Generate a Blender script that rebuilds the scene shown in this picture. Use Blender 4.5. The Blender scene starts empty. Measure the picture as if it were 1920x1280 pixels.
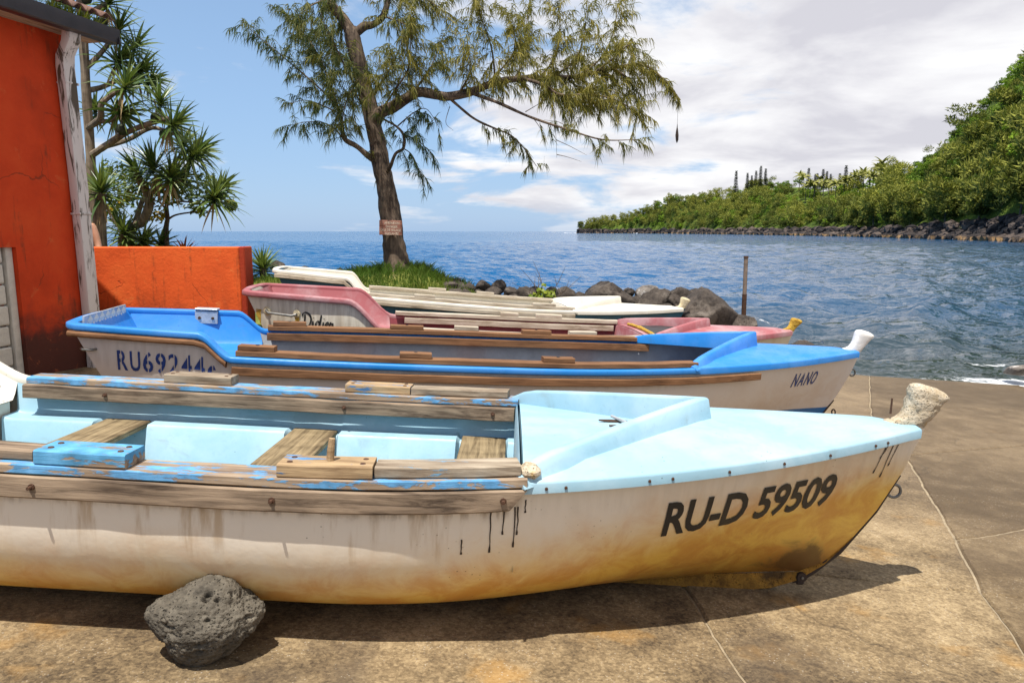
import bpy, bmesh, math, random
import numpy as np
from math import sin, cos, pi, radians, sqrt, atan2
from mathutils import Vector, Matrix, noise as mnoise

scene = bpy.context.scene
COL = scene.collection

# ------------------------------------------------------------------ camera
F = 1350.0                       # focal length in pixels of a 1920 wide frame
TH = math.atan(206.0 / F)        # downward pitch
CAMZ = 1.65
cam_data = bpy.data.cameras.new('camera')
cam_data.sensor_width = 36.0
cam_data.lens = 36.0 * F / 1920.0
cam_data.clip_start = 0.05
cam_data.clip_end = 60000.0
cam = bpy.data.objects.new('camera', cam_data)
COL.objects.link(cam)
cam.location = (0, 0, CAMZ)
cam.rotation_euler = (pi / 2 - TH, 0, 0)
scene.camera = cam

# ------------------------------------------------------------------ sky and sun
SUN_EL = radians(72.0)
SUN_AZ = radians(203.0)          # clockwise from +Y: behind the camera, a little to the left
world = bpy.data.worlds.new('World')
scene.world = world
world.use_nodes = True


def N(nt, typ, ins=None, **props):
    n = nt.nodes.new(typ)
    for k, v in props.items():
        setattr(n, k, v)
    for k, v in (ins or {}).items():
        s = n.inputs[k]
        if isinstance(v, bpy.types.NodeSocket):
            nt.links.new(v, s)
        else:
            s.default_value = v
    return n


def mth(nt, op, a, b=0.0, c=0.0, clamp=False):
    n = N(nt, 'ShaderNodeMath', {0: a, 1: b, 2: c}, operation=op)
    n.use_clamp = clamp
    return n.outputs[0]


def rng_map(nt, v, a, b, c=0.0, d=1.0, smooth=True):
    n = N(nt, 'ShaderNodeMapRange', {0: v, 1: a, 2: b, 3: c, 4: d})
    n.interpolation_type = 'SMOOTHSTEP' if smooth else 'LINEAR'
    return n.outputs[0]


def rgba(c):
    return (c[0], c[1], c[2], 1.0)


def mixc(nt, f, a, b, mode='MIX'):
    n = N(nt, 'ShaderNodeMix', {}, data_type='RGBA', blend_type=mode)
    for i, v in ((0, f), (6, a), (7, b)):
        if isinstance(v, bpy.types.NodeSocket):
            nt.links.new(v, n.inputs[i])
        else:
            n.inputs[i].default_value = v if i == 0 else rgba(v)
    return n.outputs[2]


def ramp(nt, f, stops):
    n = N(nt, 'ShaderNodeValToRGB', {0: f})
    e = n.color_ramp.elements
    while len(e) < len(stops):
        e.new(0.5)
    for k, (p, c) in enumerate(stops):
        e[k].position = p
        e[k].color = rgba(c) if not isinstance(c, (int, float)) else (c, c, c, 1)
    return n.outputs[0]


def build_world():
    nt = world.node_tree
    nt.nodes.clear()
    out = N(nt, 'ShaderNodeOutputWorld')
    bg = N(nt, 'ShaderNodeBackground', {'Strength': 0.095})
    sky = N(nt, 'ShaderNodeTexSky', sky_type='NISHITA')
    sky.sun_disc = False
    sky.sun_elevation = SUN_EL
    sky.sun_rotation = SUN_AZ
    sky.air_density = 1.0
    sky.dust_density = 0.6
    sky.ozone_density = 1.6
    tc = N(nt, 'ShaderNodeTexCoord').outputs['Generated']
    sp = N(nt, 'ShaderNodeSeparateXYZ', {0: tc})
    zz = mth(nt, 'ADD', mth(nt, 'MAXIMUM', sp.outputs[2], 0.0), 0.16)
    px = mth(nt, 'DIVIDE', sp.outputs[0], zz)
    py = mth(nt, 'DIVIDE', sp.outputs[1], zz)
    pv = N(nt, 'ShaderNodeCombineXYZ', {0: px, 1: py, 2: 0.0}).outputs[0]
    n1 = N(nt, 'ShaderNodeTexNoise', {'Vector': pv, 'Scale': 0.95, 'Detail': 10.0, 'Roughness': 0.58, 'Distortion': 0.4}).outputs[0]
    n2 = N(nt, 'ShaderNodeTexNoise', {'Vector': pv, 'Scale': 1.5, 'Detail': 9.0, 'Roughness': 0.55, 'Distortion': 0.3}).outputs[0]
    # more cloud over the land side (to the right), thin scattered cloud over the open sea
    bias = rng_map(nt, sp.outputs[0], -0.34, 0.32, -0.09, 0.19)
    cov = mth(nt, 'ADD', n1, bias)
    mask = rng_map(nt, cov, 0.50, 0.62)
    low = rng_map(nt, sp.outputs[2], 0.0, 0.05)
    mask = mth(nt, 'MULTIPLY', mask, mth(nt, 'MULTIPLY_ADD', low, 0.6, 0.4))
    dens = mth(nt, 'ADD', mth(nt, 'MULTIPLY', n2, 0.9), mth(nt, 'MULTIPLY', cov, 0.35))
    ccol = ramp(nt, dens, [(0.54, (8.3, 8.2, 8.1)), (0.66, (7.2, 7.05, 7.15)), (0.80, (5.5, 5.35, 5.7))])
    # thin bright veil towards the horizon, as over any sea in daylight
    hz = rng_map(nt, sp.outputs[2], 0.0, 0.75, 0.72, 0.12)
    base = mixc(nt, hz, sky.outputs[0], (2.75, 4.45, 7.1))
    col = mixc(nt, mth(nt, 'MULTIPLY', mask, 0.93), base, ccol)
    nt.links.new(col, bg.inputs[0])
    nt.links.new(bg.outputs[0], out.inputs[0])


build_world()
sun_data = bpy.data.lights.new('sun', 'SUN')
sun_data.energy = 5.0
sun_data.angle = radians(0.5)
sun_data.color = (1.0, 0.955, 0.88)
sun = bpy.data.objects.new('sun', sun_data)
COL.objects.link(sun)
sun_dir = Vector((sin(SUN_AZ) * cos(SUN_EL), cos(SUN_AZ) * cos(SUN_EL), sin(SUN_EL)))
sun.rotation_euler = sun_dir.to_track_quat('Z', 'Y').to_euler()
sun.location = sun_dir * 50
vs = scene.view_settings
vs.view_transform = 'Standard'
vs.look = 'None'
vs.exposure = 0.47
vs.gamma = 1.0
vs.use_curve_mapping = False
scene.cycles.max_bounces = 4
scene.cycles.transparent_max_bounces = 6
scene.cycles.caustics_reflective = False
scene.cycles.caustics_refractive = False
scene.cycles.sample_clamp_indirect = 4.0


# ------------------------------------------------------------------ helpers
def ray(u, v):
    a, b = (u - 960.0) / F, (640.0 - v) / F
    return Vector((a, cos(TH) + b * sin(TH), -sin(TH) + b * cos(TH)))


def at(u, v, Y):
    """world point seen at photo pixel (u,v), standing Y metres ahead"""
    r = ray(u, v)
    return Vector((r.x / r.y * Y, Y, CAMZ + r.z / r.y * Y))


KX, KY = 0.060, 0.022


def slip_z(x, y):
    return -KX * (x - 1.45) - KY * (y - 3.2)


def on_slip(u, v):
    r = ray(u, v)
    t = (KX * 1.45 + KY * 3.2 - CAMZ) / (r.z + KX * r.x + KY * r.y)
    return Vector((r.x * t, r.y * t, CAMZ + r.z * t))


def sstep(x, a, b):
    t = min(1.0, max(0.0, (x - a) / (b - a)))
    return t * t * (3 - 2 * t)


def new_mesh(name, verts, faces, smooth=True, angle=35.0):
    me = bpy.data.meshes.new(name)
    me.from_pydata([tuple(v) for v in verts], [], [tuple(f) for f in faces])
    me.validate()
    if smooth:
        me.shade_smooth()
        me.set_sharp_from_angle(angle=radians(angle))
    me.update()
    return me


def add(name, me, mat=None, parent=None, label=None, cat=None, group=None, kind=None, loc=None, rot=None, scale=None):
    o = bpy.data.objects.new(name, me)
    COL.objects.link(o)
    if mat is not None and me is not None and len(me.materials) == 0:
        me.materials.append(mat)
    if parent is not None:
        o.parent = parent
    tag(o, label, cat, group, kind)
    if loc is not None:
        o.location = loc
    if rot is not None:
        o.rotation_euler = rot
    if scale is not None:
        o.scale = scale
    return o


def tag(o, label=None, cat=None, group=None, kind=None):
    for k, v in (('label', label), ('category', cat), ('group', group), ('kind', kind)):
        if v:
            o[k] = v


def empty(name, loc, label, cat, group=None, rot=(0, 0, 0)):
    o = bpy.data.objects.new(name, None)
    o.empty_display_size = 0.2
    COL.objects.link(o)
    o.location = loc
    o.rotation_euler = rot
    tag(o, label, cat, group)
    return o


class MB:
    """collects geometry for one mesh"""

    def __init__(self):
        self.v, self.f = [], []

    def extend(self, verts, faces):
        k = len(self.v)
        self.v += [Vector(p) for p in verts]
        self.f += [[i + k for i in f] for f in faces]
        return self

    def box(self, c, s, rot=None, ch=0.0):
        hx, hy, hz = s[0] / 2, s[1] / 2, s[2] / 2
        ch = min(ch, hx * 0.9, hy * 0.9, hz * 0.9)
        if ch <= 0:
            vs_ = [Vector((sx * hx, sy * hy, sz * hz)) for sz in (-1, 1) for sy in (-1, 1) for sx in (-1, 1)]
            fs = [(0, 2, 3, 1), (4, 5, 7, 6), (0, 1, 5, 4), (2, 6, 7, 3), (0, 4, 6, 2), (1, 3, 7, 5)]
        else:
            bm = bmesh.new()
            bmesh.ops.create_cube(bm, size=1.0)
            for v in bm.verts:
                v.co = Vector((v.co.x * s[0], v.co.y * s[1], v.co.z * s[2]))
            bmesh.ops.bevel(bm, geom=bm.edges[:], offset=ch, segments=1, affect='EDGES')
            bm.verts.index_update()
            vs_ = [v.co.copy() for v in bm.verts]
            fs = [[v.index for v in f.verts] for f in bm.faces]
            bm.free()
        m = rot if rot is not None else Matrix.Identity(3)
        return self.extend([m @ p + Vector(c) for p in vs_], fs)

    def sweep(self, pts, frames, section, closed_sec=True, caps=True):
        """section: list of (a,b) or function(i)->list; frames: list of (A,B) axis vectors"""
        k0 = len(self.v)
        n = None
        for i, p in enumerate(pts):
            sec = section(i) if callable(section) else section
            n = len(sec)
            A, B = frames[i]
            for a, b in sec:
                self.v.append(Vector(p) + A * a + B * b)
        m = n if closed_sec else n - 1
        for i in range(len(pts) - 1):
            for j in range(m):
                j2 = (j + 1) % n
                self.f.append([k0 + i * n + j, k0 + i * n + j2, k0 + (i + 1) * n + j2, k0 + (i + 1) * n + j])
        if caps and closed_sec:
            self.f.append([k0 + j for j in range(n)][::-1])
            self.f.append([k0 + (len(pts) - 1) * n + j for j in range(n)])
        return self

    def tube(self, pts, radii, sides=8, caps=True, wob=0.0, seed=0):
        pts = [Vector(p) for p in pts]
        fr = []
        up = Vector((0.13, 0.31, 0.94)).normalized()
        A = None
        for i in range(len(pts)):
            t = (pts[min(i + 1, len(pts) - 1)] - pts[max(i - 1, 0)])
            t = t.normalized() if t.length > 1e-9 else Vector((0, 0, 1))
            if A is None:
                A = t.orthogonal().normalized()
            else:
                A = (A - t * A.dot(t))
                A = A.normalized() if A.length > 1e-6 else t.orthogonal().normalized()
            fr.append((A.copy(), t.cross(A)))
        if isinstance(radii, (int, float)):
            radii = [radii] * len(pts)

        def sec(i):
            o = []
            for k in range(sides):
                a = 2 * pi * k / sides
                r = radii[i]
                if wob:
                    q = pts[i] + (fr[i][0] * cos(a) + fr[i][1] * sin(a)) * r
                    r *= 1 + wob * mnoise.noise(Vector((q.x * 6 + seed, q.y * 6, q.z * 2.2))) + wob * 0.6 * mnoise.noise(Vector((q.x * 17, q.y * 17, q.z * 7 + seed)))
                o.append((cos(a) * r, sin(a) * r))
            return o
        return self.sweep(pts, fr, sec, True, caps)

    def mesh(self, name, smooth=True, angle=35.0):
        return new_mesh(name, self.v, self.f, smooth, angle)

    def obj(self, name, mat, parent=None, smooth=True, angle=35.0, **kw):
        return add(name, self.mesh(name, smooth, angle), mat, parent, **kw)


def spline(pts, n):
    """Catmull-Rom through tuples of any length"""
    P = [np.array(p, float) for p in pts]
    P = [2 * P[0] - P[1]] + P + [2 * P[-1] - P[-2]]
    out = []
    segs = len(P) - 3
    for k in range(n):
        s = k / (n - 1) * segs
        i = min(int(s), segs - 1)
        t = s - i
        a, b, c, d = P[i], P[i + 1], P[i + 2], P[i + 3]
        out.append(0.5 * ((2 * b) + (c - a) * t + (2 * a - 5 * b + 4 * c - d) * t * t + (3 * b - a - 3 * c + d) * t ** 3))
    return out


def interp(x, xs, ys):
    return float(np.interp(x, xs, ys))


def rrect(w, h, r, k=3):
    """rounded rectangle section centred at origin"""
    out = []
    for cx, cy, a0 in ((w / 2 - r, h / 2 - r, 0), (-w / 2 + r, h / 2 - r, 90), (-w / 2 + r, -h / 2 + r, 180), (w / 2 - r, -h / 2 + r, 270)):
        for i in range(k):
            a = radians(a0 + 90.0 * i / (k - 1))
            out.append((cx + cos(a) * r, cy + sin(a) * r))
    return out


def tri_mesh(name, tris, mat=None, tint=None):
    """numpy (n,3,3) triangles -> mesh, optional per-face float attribute"""
    n = len(tris)
    me = bpy.data.meshes.new(name)
    me.vertices.add(n * 3)
    me.loops.add(n * 3)
    me.polygons.add(n)
    me.vertices.foreach_set('co', np.ascontiguousarray(tris, dtype=np.float32).ravel())
    me.loops.foreach_set('vertex_index', np.arange(n * 3, dtype=np.int32))
    me.polygons.foreach_set('loop_start', np.arange(0, n * 3, 3, dtype=np.int32))
    me.polygons.foreach_set('loop_total', np.full(n, 3, dtype=np.int32))
    if tint is not None:
        a = me.attributes.new('tint', 'FLOAT', 'FACE')
        a.data.foreach_set('value', np.ascontiguousarray(tint, dtype=np.float32))
    me.update()
    me.validate()
    if mat:
        me.materials.append(mat)
    return me


# ------------------------------------------------------------------ materials
def mat_new(name):
    m = bpy.data.materials.new(name)
    m.use_nodes = True
    nt = m.node_tree
    b = nt.nodes['Principled BSDF']
    return m, nt, b


def objco(nt, scale=(1, 1, 1), loc=(0, 0, 0)):
    tc = N(nt, 'ShaderNodeTexCoord').outputs['Object']
    return N(nt, 'ShaderNodeMapping', {'Vector': tc, 'Scale': scale, 'Location': loc}).outputs[0]


def tnoise(nt, vec, scale, detail=4.0, rough=0.55, dist=0.0):
    return N(nt, 'ShaderNodeTexNoise', {'Vector': vec, 'Scale': scale, 'Detail': detail, 'Roughness': rough, 'Distortion': dist}).outputs[0]


def bump(nt, b, h, strength=0.3, dist=0.01):
    n = N(nt, 'ShaderNodeBump', {'Height': h, 'Strength': strength, 'Distance': dist})
    nt.links.new(n.outputs[0], b.inputs['Normal'])


def setc(nt, b, c, rough=None, spec=None, metal=None):
    if isinstance(c, bpy.types.NodeSocket):
        nt.links.new(c, b.inputs['Base Color'])
    else:
        b.inputs['Base Color'].default_value = rgba(c)
    if rough is not None:
        if isinstance(rough, bpy.types.NodeSocket):
            nt.links.new(rough, b.inputs['Roughness'])
        else:
            b.inputs['Roughness'].default_value = rough
    if spec is not None:
        b.inputs['Specular IOR Level'].default_value = spec
    if metal is not None:
        b.inputs['Metallic'].default_value = metal


def m_plain(name, col, rough=0.5, var=0.12, scale=9.0, bumps=0.06, metal=0.0, spec=0.5):
    """paint or gelcoat with mottling and faint scuffs"""
    m, nt, b = mat_new(name)
    v = objco(nt)
    n1 = tnoise(nt, v, scale, 5)
    n2 = tnoise(nt, v, scale * 7, 3, 0.6)
    f = mth(nt, 'MULTIPLY_ADD', n1, 0.7, mth(nt, 'MULTIPLY', n2, 0.3))
    dark = [c * (1 - var * 1.6) for c in col]
    lite = [min(1, c * (1 + var)) for c in col]
    c = ramp(nt, f, [(0.3, dark), (0.7, lite)])
    setc(nt, b, c, ramp(nt, n1, [(0.3, max(0.05, rough - 0.1)), (0.7, min(1, rough + 0.15))]), spec, metal)
    if bumps:
        bump(nt, b, n2, bumps, 0.01)
    return m


def m_gel(name, col, dirt=(0.16, 0.13, 0.09), rough=0.36, chalk=0.25, stain=0.5):
    """old gelcoat: chalky fading, grey water marks, specks, fine scratches"""
    m, nt, b = mat_new(name)
    v = objco(nt)
    n1 = tnoise(nt, v, 2.6, 6, 0.6, 0.3)
    n2 = tnoise(nt, v, 21.0, 6, 0.7)
    lum = sum(col) / 3
    pale = [c * (1 - chalk) + (lum * 0.45 + 0.42) * chalk for c in col]
    c = mixc(nt, rng_map(nt, n1, 0.38, 0.66), [k * 0.90 for k in col], pale)
    c = mixc(nt, mth(nt, 'MULTIPLY', rng_map(nt, n2, 0.52, 0.72), 0.30 * stain), c, [k * 0.62 for k in col])
    wm = tnoise(nt, objco(nt, (1.2, 3.5, 3.5)), 2.2, 7, 0.68, 0.8)
    c = mixc(nt, mth(nt, 'MULTIPLY', rng_map(nt, wm, 0.56, 0.70), 0.35 * stain), c, dirt)
    vo = N(nt, 'ShaderNodeTexVoronoi', {'Vector': v, 'Scale': 30.0, 'Randomness': 1.0}).outputs[0]
    sp = mth(nt, 'MULTIPLY', rng_map(nt, vo, 0.11, 0.06), rng_map(nt, tnoise(nt, v, 5.0, 3), 0.50, 0.62))
    c = mixc(nt, mth(nt, 'MULTIPLY', sp, 0.8), c, [k * 0.35 for k in dirt])
    sc = tnoise(nt, objco(nt, (3, 70, 70)), 1.3, 4, 0.7)
    c = mixc(nt, mth(nt, 'MULTIPLY', rng_map(nt, sc, 0.66, 0.72), 0.35 * stain), c, [min(1, k * 1.1 + 0.06) for k in col])
    setc(nt, b, c, ramp(nt, n2, [(0.3, rough - 0.06), (0.7, rough + 0.22)]), 0.4)
    bump(nt, b, mth(nt, 'ADD', mth(nt, 'MULTIPLY', n1, 1.6), mth(nt, 'MULTIPLY', n2, 0.25)), 0.12, 0.012)
    return m


def m_wood(name, dark, lite, paint=None, cover=0.5, along='x', scale=1.0):
    """weathered timber, grain along one local axis; optional flaking paint"""
    m, nt, b = mat_new(name)
    s = {'x': (1.6, 28, 28), 'y': (28, 1.6, 28), 'z': (28, 28, 1.6)}[along]
    v = objco(nt, tuple(k * scale for k in s))
    g = tnoise(nt, v, 1.6, 8, 0.68, 0.6)
    g2 = tnoise(nt, v, 5.0, 4, 0.7)
    big = tnoise(nt, objco(nt, (2.2, 5, 5)), 1.4, 4)
    f = mth(nt, 'ADD', mth(nt, 'MULTIPLY', g, 0.65), mth(nt, 'MULTIPLY', big, 0.4))
    mid = [(a + c) / 2 for a, c in zip(dark, lite)]
    c = ramp(nt, f, [(0.36, [k * 0.45 for k in dark]), (0.44, dark), (0.55, mid), (0.68, lite)])
    h = mth(nt, 'ADD', mth(nt, 'MULTIPLY', g, 0.7), mth(nt, 'MULTIPLY', g2, 0.3))
    if paint:
        pv = objco(nt, (3.0, 16, 16))
        pn = mth(nt, 'ADD', mth(nt, 'MULTIPLY', tnoise(nt, pv, 1.5, 7, 0.7, 0.4), 0.75), mth(nt, 'MULTIPLY', tnoise(nt, objco(nt), 3.0, 2), 0.25))
        pm = rng_map(nt, pn, 0.5 + (0.5 - cover) * 0.35 - 0.015, 0.5 + (0.5 - cover) * 0.35 + 0.02)
        pc = ramp(nt, tnoise(nt, objco(nt), 14.0, 5), [(0.3, [k * 0.6 for k in paint]), (0.55, paint), (0.8, [min(1, k * 1.25 + 0.05) for k in paint])])
        c = mixc(nt, pm, c, pc)
        h = mth(nt, 'ADD', h, mth(nt, 'MULTIPLY', pm, 0.35))
    setc(nt, b, c, 0.85, 0.25)
    bump(nt, b, h, 0.55, 0.006)
    return m


def m_hull(name, base, L, zs, yellow=1.0, ycol=(0.70, 0.36, 0.022), streak=1.0, antifoul=None, bow_x=1.1):
    """painted hull with stains: yellowing low down and at the forefoot, dirty runs under the gunwale"""
    m, nt, b = mat_new(name)
    v = objco(nt)
    sp = N(nt, 'ShaderNodeSeparateXYZ', {0: v})
    x, z = sp.outputs[0], sp.outputs[2]
    nb = tnoise(nt, v, 2.3, 5, 0.55)
    nf = tnoise(nt, v, 16.0, 5, 0.65)
    c = mixc(nt, mth(nt, 'MULTIPLY', nf, 0.25), base, [k * 0.78 for k in base])
    bowf = rng_map(nt, x, L - 2.4, L - 0.15)
    nm = tnoise(nt, v, 6.0, 6, 0.68, 0.6)
    zz = mth(nt, 'SUBTRACT', z, mth(nt, 'ADD', mth(nt, 'MULTIPLY', nb, 0.24), mth(nt, 'MULTIPLY', mth(nt, 'SUBTRACT', nm, 0.5), 0.22)))
    low = rng_map(nt, mth(nt, 'SUBTRACT', zz, mth(nt, 'MULTIPLY', bowf, 0.34)), 0.34, -0.01)
    low = mth(nt, 'MULTIPLY', low, yellow, clamp=True)
    yv_ = mixc(nt, rng_map(nt, nm, 0.35, 0.65), [min(1, ycol[0] * 1.08), min(1, ycol[1] * 1.30), ycol[2] * 2.6], [ycol[0] * 0.86, ycol[1] * 0.78, ycol[2]])
    c = mixc(nt, mth(nt, 'MULTIPLY', low, 0.93), c, yv_)
    deep = rng_map(nt, mth(nt, 'SUBTRACT', zz, mth(nt, 'MULTIPLY', bowf, 0.10)), 0.10, -0.12)
    deep = mth(nt, 'MULTIPLY', deep, mth(nt, 'MULTIPLY', bowf, yellow), clamp=True)
    c = mixc(nt, mth(nt, 'MULTIPLY', deep, 0.8), c, [ycol[0] * 0.42, ycol[1] * 0.30, ycol[2] * 0.35])
    # rusty scabs round the forefoot
    px_ = mth(nt, 'SUBTRACT', x, L - 0.52)
    pz_ = mth(nt, 'SUBTRACT', z, 0.13)
    rr_ = mth(nt, 'SQRT', mth(nt, 'ADD', mth(nt, 'MULTIPLY', px_, px_), mth(nt, 'MULTIPLY', mth(nt, 'MULTIPLY', pz_, pz_), 2.0)))
    scab = mth(nt, 'MULTIPLY', rng_map(nt, mth(nt, 'ADD', rr_, mth(nt, 'MULTIPLY', mth(nt, 'SUBTRACT', nm, 0.5), 0.5)), 0.22, 0.06), yellow, clamp=True)
    c = mixc(nt, mth(nt, 'MULTIPLY', scab, 0.85), c, (0.075, 0.035, 0.012))
    low2 = mth(nt, 'MULTIPLY', mth(nt, 'MULTIPLY', rng_map(nt, nm, 0.55, 0.64), rng_map(nt, z, 0.24, 0.05)), mth(nt, 'MULTIPLY', bowf, yellow), clamp=True)
    c = mixc(nt, mth(nt, 'MULTIPLY', low2, 0.7), c, (0.20, 0.085, 0.02))
    # runs under the rail
    sv = objco(nt, (9.0, 0.5, 1.1))
    ns = tnoise(nt, sv, 1.5, 6, 0.62)
    top = rng_map(nt, mth(nt, 'ADD', z, mth(nt, 'MULTIPLY', ns, 0.5)), zs - 0.06, zs + 0.20)
    run = mth(nt, 'MULTIPLY', rng_map(nt, ns, 0.50, 0.68), top)
    run = mth(nt, 'MULTIPLY', run, mth(nt, 'MULTIPLY', rng_map(nt, x, L - 1.78, L - 1.92), streak), clamp=True)
    c = mixc(nt, mth(nt, 'MULTIPLY', run, 0.6), c, (0.36, 0.21, 0.075))
    grime = mth(nt, 'MULTIPLY', rng_map(nt, mth(nt, 'ADD', z, mth(nt, 'MULTIPLY', nf, 0.07)), zs - 0.115, zs - 0.05), mth(nt, 'MULTIPLY', rng_map(nt, tnoise(nt, sv, 3.1, 4), 0.38, 0.62), 0.8 * streak), clamp=True)
    grime = mth(nt, 'MULTIPLY', grime, rng_map(nt, x, L - 1.75, L - 1.9, 0.10, 1.0))
    c = mixc(nt, grime, c, (0.13, 0.075, 0.03))
    # scratches and specks
    scr = N(nt, 'ShaderNodeTexVoronoi', {'Vector': objco(nt, (1, 1, 1)), 'Scale': 38.0}).outputs[0]
    sm = mth(nt, 'MULTIPLY', rng_map(nt, scr, 0.13, 0.07), rng_map(nt, tnoise(nt, v, 3.4, 3), 0.53, 0.66))
    c = mixc(nt, mth(nt, 'MULTIPLY', sm, 0.75), c, (0.10, 0.06, 0.03))
    if antifoul:
        af = rng_map(nt, mth(nt, 'ADD', z, mth(nt, 'MULTIPLY', nf, 0.012)), antifoul[1] + 0.006, antifoul[1])
        c = mixc(nt, af, c, antifoul[0])
    setc(nt, b, c, ramp(nt, nf, [(0.3, 0.32), (0.7, 0.55)]), 0.45)
    bump(nt, b, mth(nt, 'ADD', mth(nt, 'MULTIPLY', nb, 2.0), mth(nt, 'MULTIPLY', nf, 0.18)), 0.34, 0.012)
    return m


def m_concrete(name, algae=0.0):
    m, nt, b = mat_new(name)
    tc = N(nt, 'ShaderNodeTexCoord').outputs['Object']
    v = N(nt, 'ShaderNodeMapping', {'Vector': tc}).outputs[0]
    sp = N(nt, 'ShaderNodeSeparateXYZ', {0: v})
    big = tnoise(nt, v, 0.75, 6, 0.6, 0.4)
    mid = tnoise(nt, v, 5.0, 6, 0.65)
    fine = tnoise(nt, v, 45.0, 6, 0.8)
    # brushed finish across the slip
    br = tnoise(nt, N(nt, 'ShaderNodeMapping', {'Vector': tc, 'Scale': (14, 90, 14)}).outputs[0], 1.0, 4, 0.6)
    gv = N(nt, 'ShaderNodeTexVoronoi', {'Vector': v, 'Scale': 95.0})
    grain = N(nt, 'ShaderNodeSeparateColor', {0: gv.outputs['Color']}).outputs[0]
    f = mth(nt, 'ADD', mth(nt, 'MULTIPLY', big, 0.36), mth(nt, 'ADD', mth(nt, 'MULTIPLY', mid, 0.26), mth(nt, 'MULTIPLY', fine, 0.27)))
    f = mth(nt, 'ADD', f, mth(nt, 'MULTIPLY', grain, 0.065))
    f = mth(nt, 'ADD', f, 0.024)
    c = ramp(nt, f, [(0.41, (0.062, 0.042, 0.023)), (0.50, (0.190, 0.134, 0.071)), (0.58, (0.340, 0.250, 0.138)), (0.69, (0.57, 0.450, 0.285))])
    # ochre lichen and dark oil
    oc = mth(nt, 'MULTIPLY', rng_map(nt, tnoise(nt, v, 2.1, 5, 0.6), 0.56, 0.70), 0.5)
    c = mixc(nt, oc, c, (0.38, 0.20, 0.045))
    dk = mth(nt, 'MULTIPLY', rng_map(nt, tnoise(nt, v, 1.3, 5, 0.62, 0.5), 0.52, 0.70), 0.55)
    c = mixc(nt, dk, c, (0.075, 0.055, 0.038))
    # the seaward slabs are algae-brown and damp
    dist = mth(nt, 'ADD', mth(nt, 'MULTIPLY', sp.outputs[0], 0.80), mth(nt, 'MULTIPLY', sp.outputs[1], 0.60))
    damp = rng_map(nt, mth(nt, 'ADD', dist, mth(nt, 'MULTIPLY', big, 1.6)), 4.3, 6.4)
    c = mixc(nt, mth(nt, 'MULTIPLY', damp, 0.72), c, mixc(nt, f, (0.02, 0.014, 0.008), (0.33, 0.235, 0.14)))
    edge = rng_map(nt, dist, 8.6, 10.2)
    c = mixc(nt, mth(nt, 'MULTIPLY', edge, 0.5), c, (0.05, 0.035, 0.02))
    if algae:
        am = rng_map(nt, mth(nt, 'ADD', mth(nt, 'MULTIPLY', big, 0.6), mth(nt, 'MULTIPLY', mid, 0.4)), 0.34, 0.60, 1.0, 0.45)
        c = mixc(nt, mth(nt, 'MULTIPLY', am, algae), c, mixc(nt, f, (0.014, 0.009, 0.005), (0.185, 0.126, 0.068)))
    # hairline cracks
    ck = N(nt, 'ShaderNodeTexVoronoi', {'Vector': N(nt, 'ShaderNodeVectorMath', {0: v, 1: N(nt, 'ShaderNodeVectorMath', {0: N(nt, 'ShaderNodeTexNoise', {'Vector': v, 'Scale': 3.0, 'Detail': 5.0}).outputs['Color'], 3: 0.35}, operation='SCALE').outputs[0]}, operation='ADD').outputs[0], 'Scale': 0.55}, feature='DISTANCE_TO_EDGE').outputs[0]
    ckm = mth(nt, 'MULTIPLY', rng_map(nt, ck, 0.006, 0.002), rng_map(nt, tnoise(nt, v, 0.9, 2), 0.48, 0.58))
    c = mixc(nt, mth(nt, 'MULTIPLY', ckm, 0.40), c, (0.05, 0.036, 0.022))
    sp2 = N(nt, 'ShaderNodeTexVoronoi', {'Vector': v, 'Scale': 55.0}).outputs[0]
    peb = rng_map(nt, sp2, 0.22, 0.10)
    c = mixc(nt, mth(nt, 'MULTIPLY', peb, mth(nt, 'MULTIPLY', rng_map(nt, mid, 0.45, 0.6), 0.55)), c, (0.52, 0.45, 0.36))
    setc(nt, b, c, rng_map(nt, damp, 0, 1, 0.92, 0.62), 0.3)
    h = mth(nt, 'ADD', mth(nt, 'MULTIPLY', fine, 0.5), mth(nt, 'ADD', mth(nt, 'MULTIPLY', mid, 0.4), mth(nt, 'ADD', mth(nt, 'MULTIPLY', br, 0.45), mth(nt, 'MULTIPLY', peb, 0.2))))
    bump(nt, b, h, 0.7, 0.012)
    return m


def m_rock(name, dark, lite, scale=6.0, pits=0.5, spots=None):
    m, nt, b = mat_new(name)
    v = objco(nt)
    n1 = tnoise(nt, v, scale, 7, 0.65)
    n2 = tnoise(nt, v, scale * 6, 5, 0.7)
    f = mth(nt, 'ADD', mth(nt, 'MULTIPLY', n1, 0.6), mth(nt, 'MULTIPLY', n2, 0.4))
    c = ramp(nt, f, [(0.35, dark), (0.65, lite)])
    if spots:
        c = mixc(nt, mth(nt, 'MULTIPLY', rng_map(nt, tnoise(nt, v, scale * 0.6, 5, 0.6), 0.58, 0.68), 0.8), c, spots)
    vo = N(nt, 'ShaderNodeTexVoronoi', {'Vector': v, 'Scale': scale * 9}).outputs[0]
    pit = rng_map(nt, vo, 0.30, 0.12)
    pit = mth(nt, 'MULTIPLY', pit, rng_map(nt, n1, 0.40, 0.55))
    setc(nt, b, c, 0.9, 0.25)
    h = mth(nt, 'SUBTRACT', mth(nt, 'MULTIPLY', n2, 0.6), mth(nt, 'MULTIPLY', pit, pits))
    bump(nt, b, h, 0.9, 0.02)
    return m


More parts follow.
